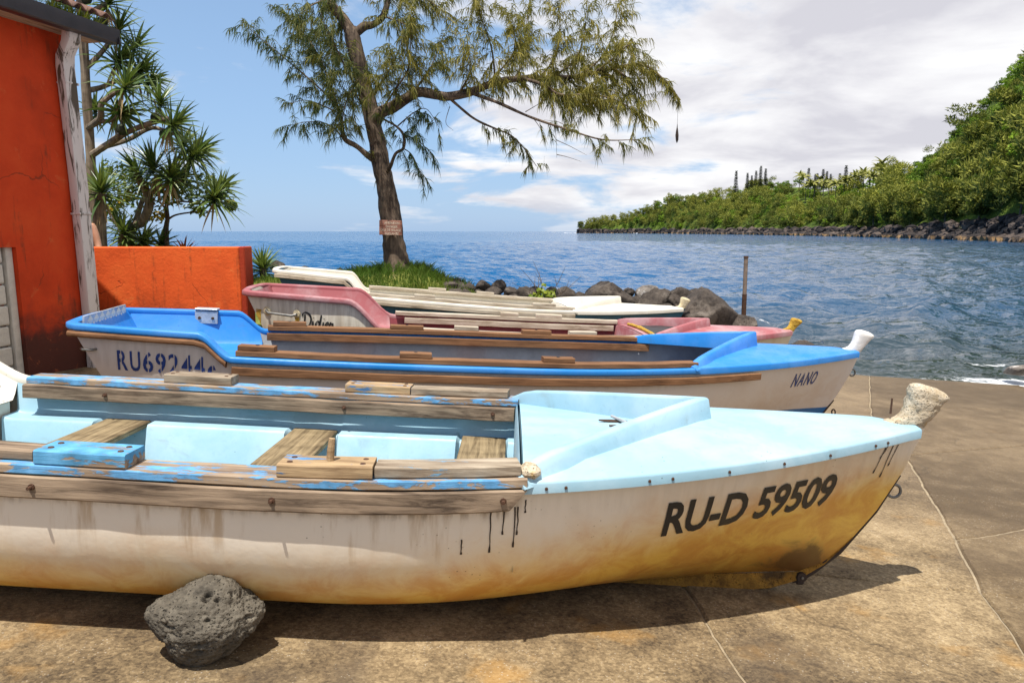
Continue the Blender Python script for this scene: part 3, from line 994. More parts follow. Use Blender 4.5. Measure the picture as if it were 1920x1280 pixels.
def build_rocks():
    # the lava stone lying against the near boat
    me = rock_mesh('lava_stone', 6, 2, 0.13, 1.3, (0.185, 0.135, 0.128), 0.85, 0.03, 0,
                   [((0.20, -0.1, 1.0), 0.24, 0.10), ((-0.95, -0.1, 0.42), 0.17, 0.06), ((0.97, 0, 0.42), 0.16, 0.035), ((-0.45, -0.2, 0.85), -0.08, 0.05), ((0.80, -0.1, 0.75), -0.12, 0.03),
                    ((-0.15, -0.4, -0.95), 0.20, 0.12), ((0.85, 0, -0.6), -0.10, 0.10), ((-0.8, 0, -0.65), -0.12, 0.10), ((0.1, -1, 0.1), 0.10, 0.25)])
    p = on_slip(376, 1246)
    add('lava_stone', me, MT['lava'], label='grey pitted lava stone wedged beside the nearest hull', cat='stone', loc=(p.x, p.y + 0.085, p.z + 0.128), rot=(0.1, 0.06, 0.15))
    tmpl = [rock_mesh('boulder', 4, 10 + k, 0.24, 1.1, (1, 0.85 + 0.05 * k, 0.66 + 0.07 * (k % 3)), 0.0, 0.12, 14) for k in range(5)]
    for t in tmpl[:5]:
        t.materials.append(MT['boulder'])
    pale = rock_mesh('boulder', 4, 31, 0.22, 1.2, (1, 0.9, 0.7), 0, 0.06, 9)
    pale.materials.append(MT['boulder_pale'])
    rs = random.Random(5)
    G = 'boulders of the shore bank'

    def rock(u, v, wpx, Y, label, me=None, group=None, name='boulder', sq=1.0, grp=True):
        Y += 0.45 if Y < 11.3 else 0.15
        p = at(u, v, Y)
        r = wpx / F * Y / 2 * 0.98
        o = add(name, me or rs.choice(tmpl[:5]), None, None, label, 'boulder', G if grp else None, loc=p, rot=(rs.uniform(-0.3, 0.3), rs.uniform(-0.3, 0.3), rs.uniform(0, 6.28)))
        o.scale = (r, r, r * sq)
        return o
    small = [(575, 511, 34, 12.7), (612, 516, 22, 12.7), (636, 512, 26, 12.75), (520, 499, 30, 12.9)]
    for k, (u, v, w, Y) in enumerate(sorted(small)):
        rock(u, v, w, Y, 'small dark boulder behind the grass, %s from the left before the tree' % ORD[k])
    row = [(828, 534, 40, 11.9), (856, 530, 24, 12.1), (842, 549, 34, 11.5), (880, 541, 30, 11.8), (905, 537, 34, 12.0), (934, 538, 36, 12.0), (922, 552, 42, 11.5), (958, 549, 34, 11.6),
           (986, 553, 48, 11.5), (966, 561, 36, 11.2), (1003, 545, 28, 11.9), (1036, 549, 32, 11.8), (1062, 557, 48, 11.4), (1088, 560, 32, 11.3), (1020, 562, 34, 11.2), (1046, 566, 30, 11.1), (946, 563, 30, 11.2),
           (872, 554, 30, 11.4), (898, 560, 30, 11.2), (1000, 566, 28, 11.1), (1075, 570, 30, 11.0), (1100, 570, 30, 11.0), (812, 545, 30, 11.7)]
    for k, (u, v, w, Y) in enumerate(sorted(row)):
        rock(u, v, w, Y, 'grey boulder, %s from the left between the tree and the dome boulder' % ORD[k])
    right = [(1178, 549, 30, 11.5), (1245, 552, 34, 11.3), (1262, 566, 40, 10.9), (1302, 553, 34, 11.1), (1196, 566, 36, 11.0), (1160, 575, 40, 10.8), (1210, 580, 40, 10.7), (1250, 584, 44, 10.6), (1100, 582, 40, 10.8), (1282, 572, 44, 10.7)]
    for k, (u, v, w, Y) in enumerate(sorted(right)):
        rock(u, v, w, Y, 'dark boulder heaped behind the farthest bow, %s from the left there' % ORD[k])
    rock(1137, 563, 118, 11.1, 'large dark dome-shaped boulder with dappled shade behind the white deck', tmpl[1], sq=0.82, grp=False)
    rock(1213, 551, 54, 11.4, 'pale grey boulder with a whitish patch near the big dome boulder', pale, grp=False)
    rock(1222, 568, 84, 11.0, 'broad brown boulder just right of the dome boulder', tmpl[2], sq=0.8, grp=False)
    rock(1280, 557, 64, 11.1, 'grey oval boulder above the bow post of the farthest boat', tmpl[0], sq=0.9, grp=False)
    # small stones filling the gaps, too many to count
    rr = np.random.RandomState(9)
    cub = bmesh.new()
    bmesh.ops.create_icosphere(cub, subdivisions=2, radius=1.0)
    shp = []
    for k in range(5):
        shp.append(np.array([[(q.co * (1 + 0.35 * mnoise.noise(q.co * 1.3 + Vector((k * 5.0, 0, 0)))))[:] for q in ff.verts] for ff in cub.faces], dtype=np.float32))
    cub.free()
    acc = []
    for _ in range(420):
        x = rr.uniform(-1.1, 3.4)
        y = rr.uniform(10.75, 12.6)
        z = ground_z(x, y)
        if z < -0.5:
            continue
        s_ = rr.uniform(0.03, 0.12)
        a_ = rr.uniform(0, 6.28)
        R_ = np.array([[cos(a_) * s_ * 1.2, -sin(a_) * s_, 0], [sin(a_) * s_ * 1.2, cos(a_) * s_, 0], [0, 0, s_ * 0.75]])
        acc.append(shp[rr.randint(5)] @ R_.T + np.array([x, y, z + 0.02]))
    add('rubble', tri_mesh('rubble', np.concatenate(acc), MT['boulder']), None, None, 'small dark stones filling the gaps between the boulders of the bank', 'stones', kind='stuff')
    big = rock_mesh('boulder', 5, 44, 0.30, 1.6, (1, 0.9, 0.75), 0.22, 0.10, 9)
    big.materials.append(MT['boulder'])
    rock(1322, 598, 150, 10.25, 'huge rough brown rock at the end of the bank beside the bow post', big, sq=1.0, grp=False)
    rock(1378, 612, 80, 10.1, 'dark rough rock at the foot of the rusty pole', big, sq=0.85, grp=False)
    rock(1352, 575, 34, 10.6, 'small dark rock on top of the huge rough rock', tmpl[3], grp=False)
    rock(1400, 604, 36, 10.5, 'dark wet rock right behind the pole', tmpl[4], grp=False)
    rock(1505, 655, 74, 9.3, 'low brown rock awash beyond the bow of the red boat', big, sq=0.55, grp=False)
    rock(1545, 662, 40, 9.2, 'small low rock awash at the edge of the slip', tmpl[2], sq=0.5, grp=False)
    rock(1915, 694, 62, 9.6, 'pale wet rock in the surf at the right edge', pale, sq=0.6, grp=False)


def build_pole():
    b, t = at(1394, 612, 10.75), at(1399, 480, 10.75)
    b.z = ground_z(b.x, b.y) - 0.1
    root = empty('mooring_pole', b, 'rusty thin metal pole standing among the rocks by the water', 'pole')
    d = t - b
    MB().tube([(0, 0, 0), d * 0.66], [0.036, 0.034], 12).obj('lower_tube', MT['iron'], root)
    MB().tube([d * 0.65, d * 0.99], [0.030, 0.030], 12).obj('upper_tube', m_plain('weathered_pipe', (0.22, 0.16, 0.12), 0.7, 0.3, 20, 0.3), root)
    MB().tube([d * 0.985, d], [0.037, 0.035], 12).obj('cap', MT['iron'], root)


build_slipway()
build_bank()
build_sea()
build_rocks()
build_pole()


# ------------------------------------------------------------------ far headland
HU = [1078, 1100, 1150, 1200, 1250, 1300, 1350, 1400, 1450, 1500, 1550, 1600, 1650, 1700, 1750, 1800, 1850, 1900, 1960, 2080, 2250, 2450]
HD = [960, 930, 880, 820, 740, 650, 560, 490, 430, 380, 338, 300, 264, 232, 205, 182, 163, 147, 132, 112, 95, 85]          # distance of the waterline
HR = [8, 16, 30, 45, 70, 105, 130, 150, 160, 165, 165, 160, 150, 140, 128, 122, 118, 115, 112, 108, 105, 100]                   # shore to ridge
HV = [431, 423, 412, 400, 382, 380, 376, 366, 357, 358, 360, 360, 344, 316, 276, 226, 160, 92, 18, -90, -200, -290]   # bare ground on the skyline


def headland_pt(u, r):
    """r=0 waterline, 1 ridge, >1 behind"""
    d0, dr, v = interp(u, HU, HD), interp(u, HU, HR), interp(u, HU, HV)
    t = (u - 960.0) / F / 0.988
    yy = d0 + dr * r
    zr_ = CAMZ + (434.0 - v) / F * (d0 + dr) * 1.02
    zr_ = max(zr_, 2.0)
    steep = sstep(u, 1640, 1820)
    p = r ** (1.15 - 0.30 * steep)
    rockz = 3.0 + 0.6 * steep
    z = -1.5 + (rockz + 1.5) * sstep(r, 0.0, 0.10) + (zr_ - rockz) * (p if r <= 1 else 1.0 - 0.35 * (r - 1)) * sstep(r, 0.04, 0.3)
    # wander so that the ridge and shore are not straight
    wx = 5.0 * mnoise.noise(Vector((u * 0.013, r * 2, 1.0))) * min(1.0, r * 3)
    wz = 3.5 * mnoise.noise(Vector((u * 0.02, r * 4, 5.0))) * min(1.0, max(0.0, r - 0.08) * 3) * min(1, zr_ / 25)
    sy = 5.0 * mnoise.noise(Vector((u * 0.045, 0, 9.0)))
    return Vector((t * yy + wx, yy + sy * (1 - min(1, r)), SEA_Z + z + wz))


def m_headland():
    m, nt, b = mat_new('headland_ground')
    g = N(nt, 'ShaderNodeNewGeometry').outputs['Position']
    z = N(nt, 'ShaderNodeSeparateXYZ', {0: g}).outputs[2]
    n1 = tnoise(nt, g, 0.06, 6, 0.65)
    n2 = tnoise(nt, g, 0.6, 5, 0.7)
    green = ramp(nt, mth(nt, 'ADD', mth(nt, 'MULTIPLY', n1, 0.6), mth(nt, 'MULTIPLY', n2, 0.4)), [(0.35, (0.030, 0.055, 0.012)), (0.5, (0.085, 0.125, 0.018)), (0.65, (0.165, 0.215, 0.025))])
    rock = ramp(nt, n2, [(0.3, (0.015, 0.013, 0.013)), (0.6, (0.075, 0.062, 0.055))])
    f = rng_map(nt, mth(nt, 'ADD', z, mth(nt, 'MULTIPLY', n2, 3.0)), 3.6, 6.2)
    setc(nt, b, mixc(nt, f, rock, green), 0.95, 0.15)
    bump(nt, b, n2, 1.0, 1.2)
    return m


def blob(rs, n, kind):
    """template crown of unit height as loose leaf-clump triangles, with per-face tint"""
    tr, tt = [], []
    if kind == 'she_oak':
        cl = []
        for k in range(15):
            a, h = rs.uniform(0, 2 * pi), rs.uniform(0.25, 0.95)
            r = 0.30 * (1 - 0.55 * abs(h - 0.5)) * rs.rand() ** 0.5
            cl.append((np.array([cos(a) * r, sin(a) * r, h]), rs.uniform(0.10, 0.17)))
        for k in range(n):
            c, r = cl[rs.randint(len(cl))]
            q = rs.normal(0, 1, 3)
            q = q / np.linalg.norm(q) * r * rs.rand() ** 0.33
            p = c + q * np.array([1, 1, 0.75])
            d = rs.normal(0, 1, 3) * np.array([0.8, 0.8, 0.5]) + np.array([0, 0, 0.75]) + q / r * 0.6
            d = d / np.linalg.norm(d) * rs.uniform(0.055, 0.12)
            s = np.cross(d, rs.normal(0, 1, 3))
            s = s / np.linalg.norm(s) * 0.016
            tr.append((p - s, p + s, p + d))
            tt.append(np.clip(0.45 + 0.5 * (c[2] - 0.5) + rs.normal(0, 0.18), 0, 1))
    elif kind == 'broad':
        cl = []
        for k in range(13):
            a, h = rs.uniform(0, 2 * pi), rs.uniform(0.3, 0.92)
            r = 0.42 * sqrt(max(0.05, 1 - ((h - 0.55) / 0.5) ** 2)) * rs.rand() ** 0.5
            cl.append((np.array([cos(a) * r, sin(a) * r, h]), rs.uniform(0.13, 0.20)))
        for k in range(n):
            c, r = cl[rs.randint(len(cl))]
            q = rs.normal(0, 1, 3)
            q[2] = abs(q[2]) * 0.9 - 0.25
            q = q / np.linalg.norm(q) * r * rs.rand() ** 0.25
            p = c + q
            e1, e2 = rs.normal(0, 1, 3), rs.normal(0, 1, 3)
            e1 = e1 / np.linalg.norm(e1) * 0.050
            e2 = e2 / np.linalg.norm(e2) * 0.050
            tr.append((p - e1, p + e1 * 0.6 + e2, p + e1 - e2 * 0.6))
            tt.append(np.clip(0.5 + rs.normal(0, 0.22), 0, 1))
    elif kind == 'pine':                      # columnar pine: tiers of short branches
        tiers = 15
        for k in range(n):
            i = rs.randint(tiers)
            h = 0.12 + 0.86 * (i + 0.5) / tiers
            R = (0.120 * (1 - h) ** 0.55 + 0.016) * rs.uniform(0.6, 1.1)
            a = rs.randint(7) * 2 * pi / 7 + i * 0.5 + rs.normal(0, 0.08)
            f = rs.rand()
            p = np.array([cos(a) * R * f, sin(a) * R * f, h + 0.018 * f + rs.normal(0, 0.004)])
            d = np.array([cos(a), sin(a), 0.55]) * 0.040
            s = np.cross(d, rs.normal(0, 1, 3))
            s = s / np.linalg.norm(s) * 0.020
            tr.append((p - s, p + s, p + d))
            tt.append(rs.rand())
    elif kind == 'palm':
        for k in range(15):
            a = k * 2.4 + rs.normal(0, 0.1)
            el = rs.uniform(-0.2, 1.1)
            p = np.array([0, 0, 0.80])
            d = np.array([cos(a) * cos(el), sin(a) * cos(el), sin(el)])
            side = np.array([-sin(a), cos(a), 0])
            prev = None
            for j in range(6):
                w = 0.055 * (1 - (j / 5.0) ** 2) + 0.004
                cur = (p - side * w - [0, 0, w * 0.5], p, p + side * w - [0, 0, w * 0.5])
                if prev is not None:
                    tr += [(prev[0], prev[1], cur[1]), (prev[0], cur[1], cur[0]), (prev[1], prev[2], cur[2]), (prev[1], cur[2], cur[1])]
                    tt += [rs.uniform(0.3, 1)] * 4
                prev = cur
                p = p + d * 0.075
                d = d + np.array([0, 0, -0.24])
                d = d / np.linalg.norm(d)
    return np.array(tr, dtype=np.float32), np.array(tt, dtype=np.float32)


def build_headland():
    us = np.concatenate([np.linspace(1078, 1300, 50), np.linspace(1305, 2450, 190)])
    rr = np.concatenate([np.linspace(0, 0.2, 10), np.linspace(0.23, 1.0, 26), np.linspace(1.1, 2.4, 8)])
    v = [headland_pt(u, r) for u in us for r in rr]
    n = len(rr)
    f = [[i * n + j, (i + 1) * n + j, (i + 1) * n + j + 1, i * n + j + 1] for i in range(len(us) - 1) for j in range(n - 1)]
    add('headland_hill', new_mesh('headland_hill', v, f, True, 80), m_headland(), kind='structure')

    rs = np.random.RandomState(17)
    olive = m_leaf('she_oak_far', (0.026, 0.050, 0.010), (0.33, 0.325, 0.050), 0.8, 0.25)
    green = m_leaf('broadleaf_far', (0.020, 0.062, 0.006), (0.29, 0.43, 0.026), 0.7, 0.28)
    dark = m_leaf('dark_pine_far', (0.018, 0.028, 0.014), (0.050, 0.062, 0.030), 0.8, 0.08)
    palmm = m_leaf('palm_far', (0.090, 0.115, 0.022), (0.34, 0.32, 0.075), 0.6, 0.20)
    T = {k: [blob(rs, cnt, k) for _ in range(nn)] for k, cnt, nn in (('she_oak', 620, 6), ('broad', 560, 6))}
    bark = m_plain('far_bark', (0.10, 0.08, 0.06), 0.9, 0.3, 3, 0.2)

    def scatter(name, kind, mat, count, pick, label):
        tr, tt = [], []
        k = 0
        while k < count:
            r = pick()
            if r is None:
                continue
            u, rad, hh, shift = r
            p = headland_pt(u, rad)
            t, ti = T[kind][rs.randint(len(T[kind]))]
            a = rs.uniform(0, 2 * pi)
            w = hh * rs.uniform(0.85, 1.25)
            R = np.array([[cos(a) * w, -sin(a) * w, 0], [sin(a) * w, cos(a) * w, 0], [0, 0, hh]])
            q = t @ R.T
            q[:, :, 0] += rs.normal(0, 0.06) * q[:, :, 2]
            tr.append(q + np.array([p.x, p.y, p.z - 0.16 * hh]))
            tt.append(np.clip(ti + shift, 0, 1))
            k += 1
        add(name, tri_mesh(name, np.concatenate(tr), mat, np.concatenate(tt)), None, None, label, 'forest', kind='stuff')

    def pick_oak():
        u = rs.uniform(1084, 2150) if rs.rand() < 0.86 else rs.uniform(2150, 2440)
        rad = rs.uniform(0.10, 1.05)
        if u < 1240:
            rad = rs.uniform(0.25, 1.1)
        if 1440 < u < 1640 and rad > 0.35 and rs.rand() < 0.80:
            return None
        if u > 1660 and rad > 0.45 and rs.rand() < 0.88:
            return None
        return u, rad, rs.uniform(6, 15) * (0.75 if u < 1230 else 1.0), rs.normal(0, 0.18) + 0.30 * (mnoise.noise(Vector((u * 0.02, rad * 3, 0))))

    def pick_broad():
        u = rs.uniform(1160, 2150) if rs.rand() < 0.80 else rs.uniform(2150, 2440)
        rad = rs.uniform(0.15, 1.12)
        if u < 1400 and rs.rand() < 0.55:
            return None
        if 1470 < u < 1640 and rad > 0.42 and rs.rand() < 0.7:
            return None
        small = 0.55 if u > 1640 and rad > 0.4 else 0.85
        return u, rad, rs.uniform(6, 11) * small, rs.normal(0, 0.20) + 0.45 * mnoise.noise(Vector((u * 0.025, rad * 4, 3)))
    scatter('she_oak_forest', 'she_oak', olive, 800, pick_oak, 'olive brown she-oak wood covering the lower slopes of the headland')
    scatter('broadleaf_forest', 'broad', green, 1100, pick_broad, 'bright green broadleaf wood on the headland hillside')

    # prominent she-oaks standing over the rocks on the near end of the headland
    shared = []
    for k in range(4):
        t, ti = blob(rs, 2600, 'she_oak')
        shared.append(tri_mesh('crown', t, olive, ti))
    tm = MB().tube([(0, 0, -0.05), (0.02, 0, 0.3), (0.0, 0.02, 0.75)], [0.022, 0.016, 0.006], 6).mesh('trunk')
    tm.materials.append(bark)

    def far_tree(name, label, cat, group, crown, trunk, p, hh, w=1.0, rz=None):
        root = empty(name, p, label, cat, group, rot=(0, 0, rs.uniform(0, 6.28) if rz is None else rz))
        root.scale = (hh * w, hh * w, hh)
        add('crown', crown, None, root)
        add('trunk', trunk, None, root)
    spots = [(1590, .10, 12), (1625, .10, 14), (1660, .16, 15), (1690, .10, 13), (1722, .12, 15), (1752, .08, 14), (1775, .22, 16), (1806, .10, 13), (1838, .12, 15), (1862, .24, 15), (1886, .10, 14), (1912, .16, 16), (1930, .32, 16), (1850, .40, 14), (1800, .36, 15), (1735, .34, 15), (1905, .48, 13)]
    for k, (u, r, hh) in enumerate(sorted(spots)):
        far_tree('she_oak_tree', 'tall olive she-oak above the headland rocks, %s from the left of that row' % ORD[k], 'tree', 'she-oaks above the rocks', shared[rs.randint(4)], tm, headland_pt(u, r) + Vector((0, 0, -0.6)), hh, 1.1)

    # Norfolk pines on the skyline
    pm = []
    for k in range(3):
        t, ti = blob(rs, 1500, 'pine')
        pm.append(tri_mesh('crown', t, dark, ti))
    ptm = MB().tube([(0, 0, -0.05), (0, 0, 0.5), (0, 0, 0.97)], [0.014, 0.009, 0.003], 6).mesh('trunk')
    ptm.materials.append(bark)
    pines = [(1381, 320, 366), (1402, 324, 356), (1410, 329, 352), (1418, 320, 352), (1427, 311, 348), (1436, 316, 348), (1517, 315, 336), (1529, 326, 338), (1533, 325, 337), (1544, 317, 338), (1551, 321, 338), (1558, 326, 338), (1575, 325, 338), (1587, 310, 336), (1596, 323, 337), (1602, 322, 337), (1611, 324, 337), (1616, 323, 336)]
    for k, (u, vt, vb) in enumerate(pines):
        D = interp(u, HU, HD) + interp(u, HU, HR) * 1.0
        top = at(u, vt, D)
        bot = headland_pt(u, 1.0)
        bz = min(bot.z, at(u, vb, D).z)
        hh = top.z - bz
        far_tree('norfolk_pine', 'slender dark pine, %s from the left along the headland skyline' % ORD[k], 'tree', 'pines on the headland skyline', pm[k % 3], ptm, Vector((top.x, D, bz)), hh, 0.55 + 18.0 / hh * 0.25)

    # coconut palms in the clearing
    pal = []
    for k in range(3):
        t, ti = blob(rs, 0, 'palm')
        pal.append(tri_mesh('crown', t, palmm, ti))
    plt = MB().tube([(0, 0, -0.05), (0.02, 0, 0.4), (0, 0, 0.82)], [0.022, 0.016, 0.013], 6).mesh('trunk')
    plt.materials.append(bark)
    for k in range(30):
        u = 1478 + 160 * (k + rs.rand()) / 30
        v_ = rs.uniform(340, 372)
        r = 1.02 - (v_ - 338) / 38 * 0.55
        p = headland_pt(u, r)
        far_tree('coconut_palm', 'yellow-green coconut palm in the grove at the middle of the headland', 'palm', 'coconut palms on the headland', pal[k % 3], plt, p, rs.uniform(12, 17), 1.0)

    # black shore rocks with pale wet feet, a mass nobody could count
    bl = []
    base = []
    for k in range(5):
        bm = bmesh.new()
        bmesh.ops.create_icosphere(bm, subdivisions=1, radius=1.0)
        bm.verts.ensure_lookup_table()
        for vv in bm.verts:
            vv.co *= 1 + 0.38 * mnoise.noise(vv.co * 1.2 + Vector((k * 9, 0, 0)))
        base.append(np.array([[vv.co[:] for vv in ff.verts] for ff in bm.faces], dtype=np.float32))
        bm.free()
    tt = []
    for k in range(2600):
        u = 1080 + 900 * rs.rand() ** 0.9
        r = rs.rand() ** 1.5 * 0.085 + 0.012
        p = headland_pt(u, r)
        d = interp(u, HU, HD)
        s = rs.uniform(0.35, 1.35) ** 1.3 * (1.0 + d / 600.0)
        a = rs.uniform(0, 6.28)
        R = np.array([[cos(a) * s * 1.3, -sin(a) * s, 0], [sin(a) * s * 1.3, cos(a) * s, 0], [0, 0, s * rs.uniform(0.5, 0.9)]])
        q = base[rs.randint(5)] @ R.T + np.array([p.x, p.y, max(p.z, SEA_Z + 0.1) + 0.2 * s])
        bl.append(q)
        tt.append(np.full(len(q), rs.rand() ** 2))
    m, nt, b = mat_new('black_shore_rock')
    g = N(nt, 'ShaderNodeNewGeometry').outputs['Position']
    z = N(nt, 'ShaderNodeSeparateXYZ', {0: g}).outputs[2]
    t = N(nt, 'ShaderNodeAttribute', attribute_name='tint').outputs['Fac']
    nn = tnoise(nt, g, 0.8, 5, 0.7)
    c = mixc(nt, t, (0.012, 0.010, 0.011), (0.12, 0.09, 0.072))
    lowz = rng_map(nt, mth(nt, 'ADD', z, mth(nt, 'MULTIPLY', nn, 0.9)), 1.15, 0.55)
    c = mixc(nt, mth(nt, 'MULTIPLY', mth(nt, 'MULTIPLY', lowz, rng_map(nt, tnoise(nt, g, 0.12, 3), 0.42, 0.60)), 0.8), c, (0.36, 0.21, 0.085))
    setc(nt, b, c, 0.85, 0.3)
    bump(nt, b, nn, 0.9, 0.6)
    add('shore_rocks', tri_mesh('shore_rocks', np.concatenate(bl), m, np.concatenate(tt)), None, None, 'black lava rocks along the foot of the headland', 'rocks', kind='stuff')
    # surf along the foot of the rocks
    sv, sf = [], []
    prev = None
    for k, u in enumerate(np.linspace(1055, 1990, 420)):
        p = headland_pt(max(u, 1079), 0.0)
        if u < 1079:
            p = headland_pt(1079, 0.0) + Vector(((u - 1079) / F * 960, 0, 0))
        w = max(0.0, mnoise.noise(Vector((u * 0.035, 0, 2))) + 0.25 * mnoise.noise(Vector((u * 0.15, 0, 2))) + 0.14) * 5.0
        h = 0.20 + 0.9 * max(0.0, mnoise.noise(Vector((u * 0.05, 3, 2))))
        i = len(sv)
        y = p.y + 1.5
        s = y / p.y
        sv += [(p.x, p.y - 1.0 - w, SEA_Z + 0.05), (p.x, p.y - 0.5 - w * 0.4, SEA_Z + 0.10 + h * min(1, w)), (p.x * s, y + 1.0, SEA_Z + 0.02)]
        if prev is not None:
            sf += [[prev, i, i + 1, prev + 1], [prev + 1, i + 1, i + 2, prev + 2]]
        prev = i
    add('surf', new_mesh('surf', sv, sf, True), m_plain('surf_foam', (0.74, 0.76, 0.77), 0.7, 0.15, 0.8, 0.5), None, 'white surf breaking along the foot of the headland', 'surf', kind='stuff')


build_headland()


# ------------------------------------------------------------------ boats
class Hull:
    STEM = ([0.0, 0.03, 0.08, 0.2, 0.4, 0.6, 0.80], [-0.66, -0.56, -0.44, -0.31, -0.17, -0.07, 0.0])

    def __init__(s, L, bm=0.86, bt=0.60, H=0.70, Hbow=0.79, rise=0.0, r0=1.22, r1=1.52, deck=1.8, xm=0.5):
        s.L, s.bm, s.bt, s.H, s.Hbow, s.rise, s.r0, s.r1 = L, bm, bt, H, Hbow, rise, r0, r1
        s.xm = L * xm
        s.xd = L - deck
        s.xa = L - 1.0

    def b(s, x):
        if x < s.xm:
            return s.bm - (s.bm - s.bt) * ((s.xm - x) / s.xm) ** 2.5
        t = min(1.0, (x - s.xm) / (s.L - s.xm))
        return s.bm * (1 - t ** 2.15) + 0.022 * t

    def z0(s, x):
        t = max(0.0, (x - s.xm) / (s.L - s.xm))
        return s.H + (s.Hbow - s.H) * t ** 1.7

    def zr(s, x):
        return s.z0(x) + s.rise * (1 - sstep(x, s.r0, s.r1)) + (0.05 * s.rise * (1 - x / s.r0) if x < s.r0 else 0)

    def zk(s, x):
        a = x / s.L
        return 0.028 + 0.075 * sstep(a, 0.84, 1.02) + 0.07 * (1 - sstep(a, 0.0, 0.3))

    def stem(s, z):
        return interp(z * 0.80 / s.Hbow, s.STEM[0], s.STEM[1])

    def shift(s, x, z, zf):
        a = min(1.0, x / s.L)
        return s.stem(z) * sstep(a, 0.55, 1.0) ** 1.6 + 0.40 * (1 - zf) * (1 - sstep(a, 0.0, 0.33))

    def half(s, x, z):
        lo, hi = 0.0, 1.0
        for _ in range(18):
            m = (lo + hi) / 2
            if s.pt(x, m, 1).z < z:
                lo = m
            else:
                hi = m
        return s.pt(x, lo, 1).y

    def pt(s, x, q, side):
        a = min(1.0, x / s.L)
        w = sstep(a, 0.58, 0.99)
        ph = q * pi / 2
        zn = 1 - cos(ph) ** 1.05
        yr = (1 - (1 - zn) ** 3.3) ** (1 / 3.3) * (1 + 0.02 * sin(pi * zn))
        yv, zv = q ** 0.60, q
        yy = yr + (yv - yr) * w
        zf = zn + (zv - zn) * w
        yy *= 1 - 0.02 * (1 - zf)
        zk = s.zk(x)
        z = zk + (s.zr(x) - zk) * zf
        xs = x + s.shift(x, z, zf)
        return Vector((xs, side * s.b(x) * yy, z))

    def side_pt(s, x, d, side, off=0.0):
        """point on the hull side at lengthwise position x, d below the sheer, pushed off along the normal"""
        xt = x
        zt = s.zr(xt) - d
        for _ in range(4):
            lo, hi = 0.0, 1.0
            for _ in range(20):
                m = (lo + hi) / 2
                if s.pt(x, m, side).z < zt:
                    lo = m
                else:
                    hi = m
            p = s.pt(x, lo, side)
            x = min(s.L, max(0.0, x + xt - p.x))
        e1 = s.pt(min(s.L, x + 0.02), lo, side) - s.pt(max(0.0, x - 0.02), lo, side)
        e2 = s.pt(x, min(1, lo + 0.02), side) - s.pt(x, max(0, lo - 0.02), side)
        n = e1.cross(e2)
        if n.y * side < 0:
            n = -n
        n.normalize()
        return p + n * off, n

    def mesh_hull(s, name):
        nx, nq = 72, 18
        v, f = [], []
        xs = [s.L * (1 - (1 - i / nx) ** 1.25) for i in range(nx + 1)]
        for e in (s.r0, s.r1):
            if s.rise:
                xs += [e - 0.02, e + 0.02]
        xs = sorted(xs)
        idx = {}
        for side in (-1, 1):
            for i, x in enumerate(xs):
                for j in range(nq + 1):
                    if j == 0 and side == 1:
                        idx[(side, i, j)] = idx[(-1, i, 0)]
                        continue
                    idx[(side, i, j)] = len(v)
                    v.append(s.pt(x, j / nq, side))
            for i in range(len(xs) - 1):
                for j in range(nq):
                    q = [idx[(side, i, j)], idx[(side, i + 1, j)], idx[(side, i + 1, j + 1)], idx[(side, i, j + 1)]]
                    f.append(q if side == -1 else q[::-1])
        f.append([idx[(-1, 0, j)] for j in range(nq + 1)][::-1] + [idx[(1, 0, j)] for j in range(1, nq + 1)])
        for j in range(nq):
            f.append([idx[(-1, len(xs) - 1, j)], idx[(1, len(xs) - 1, j)], idx[(1, len(xs) - 1, j + 1)], idx[(-1, len(xs) - 1, j + 1)]])
        return new_mesh(name, v, f, True, 50)

    def mesh_keel(s, name):
        """the deadwood: fin under the hull running into the raked stem"""
        m = MB()
        st = np.linspace(0.5, s.L - 0.26, 46)
        zs_ = np.linspace(0, 0.30, 40)
        sx = np.array([s.L + s.stem(z) for z in zs_])
        pts, secs = [], []
        for x in st:
            zb = interp(x, sx, zs_) if x > sx[0] else 0.0
            zt = max(zb + 0.012, min(s.zk(x) + 0.035, 0.30))
            pts.append(Vector((x, 0, 0)))
            h = 0.030 if x < s.L - 0.9 else 0.030 - 0.012 * (x - s.L + 0.9) / 0.64
            tw = 0.030 - 0.026 * sstep(x, s.L - 2.2, s.L - 1.2)
            secs.append([(-h * 0.7, zb), (h * 0.7, zb), (tw, zt), (-tw, zt)])
        fr = [(Vector((0, 1, 0)), Vector((0, 0, 1)))] * len(pts)
        m.sweep(pts, fr, lambda i: secs[i])
        return m.mesh(name, True, 40)

    def band(s, z0, z1, w=0.02, off=0.008):
        m = MB()
        pts, fr = [], []
        for k in range(22):
            z = z0 + (z1 - z0) * k / 21
            pts.append(Vector((s.L + s.stem(z) + off, 0, z)))
        for k in range(22):
            t = (pts[min(k + 1, 21)] - pts[max(k - 1, 0)]).normalized()
            fr.append((Vector((0, 1, 0)), t.cross(Vector((0, 1, 0)))))
        m.sweep(pts, fr, rrect(w * 2, 0.03, 0.008, 2))
        return m

    def plank(s, x0, x1, side, yo, zo, w, h, jit=0.0015, ch=0.004, cut=0.0, seed=0, n=None, base=None):
        """timber bent along the sheer"""
        rn = random.Random(seed * 7919 + int(x0 * 100))
        n = n or max(3, int((x1 - x0) / 0.14) + 2)
        zf = base or s.zr
        pts, fr = [], []
        P = lambda x: Vector((x, side * (s.b(x) + yo), zf(x) + zo))
        for k in range(n):
            x = x0 + (x1 - x0) * k / (n - 1)
            p = P(x)
            t = (P(x + 0.01) - P(x - 0.01))
            t.z = 0
            t.normalize()
            fr.append((Vector((t.y, -t.x, 0)), Vector((0, 0, 1))))
            pts.append(p + Vector((0, rn.uniform(-jit, jit), rn.uniform(-jit, jit))))
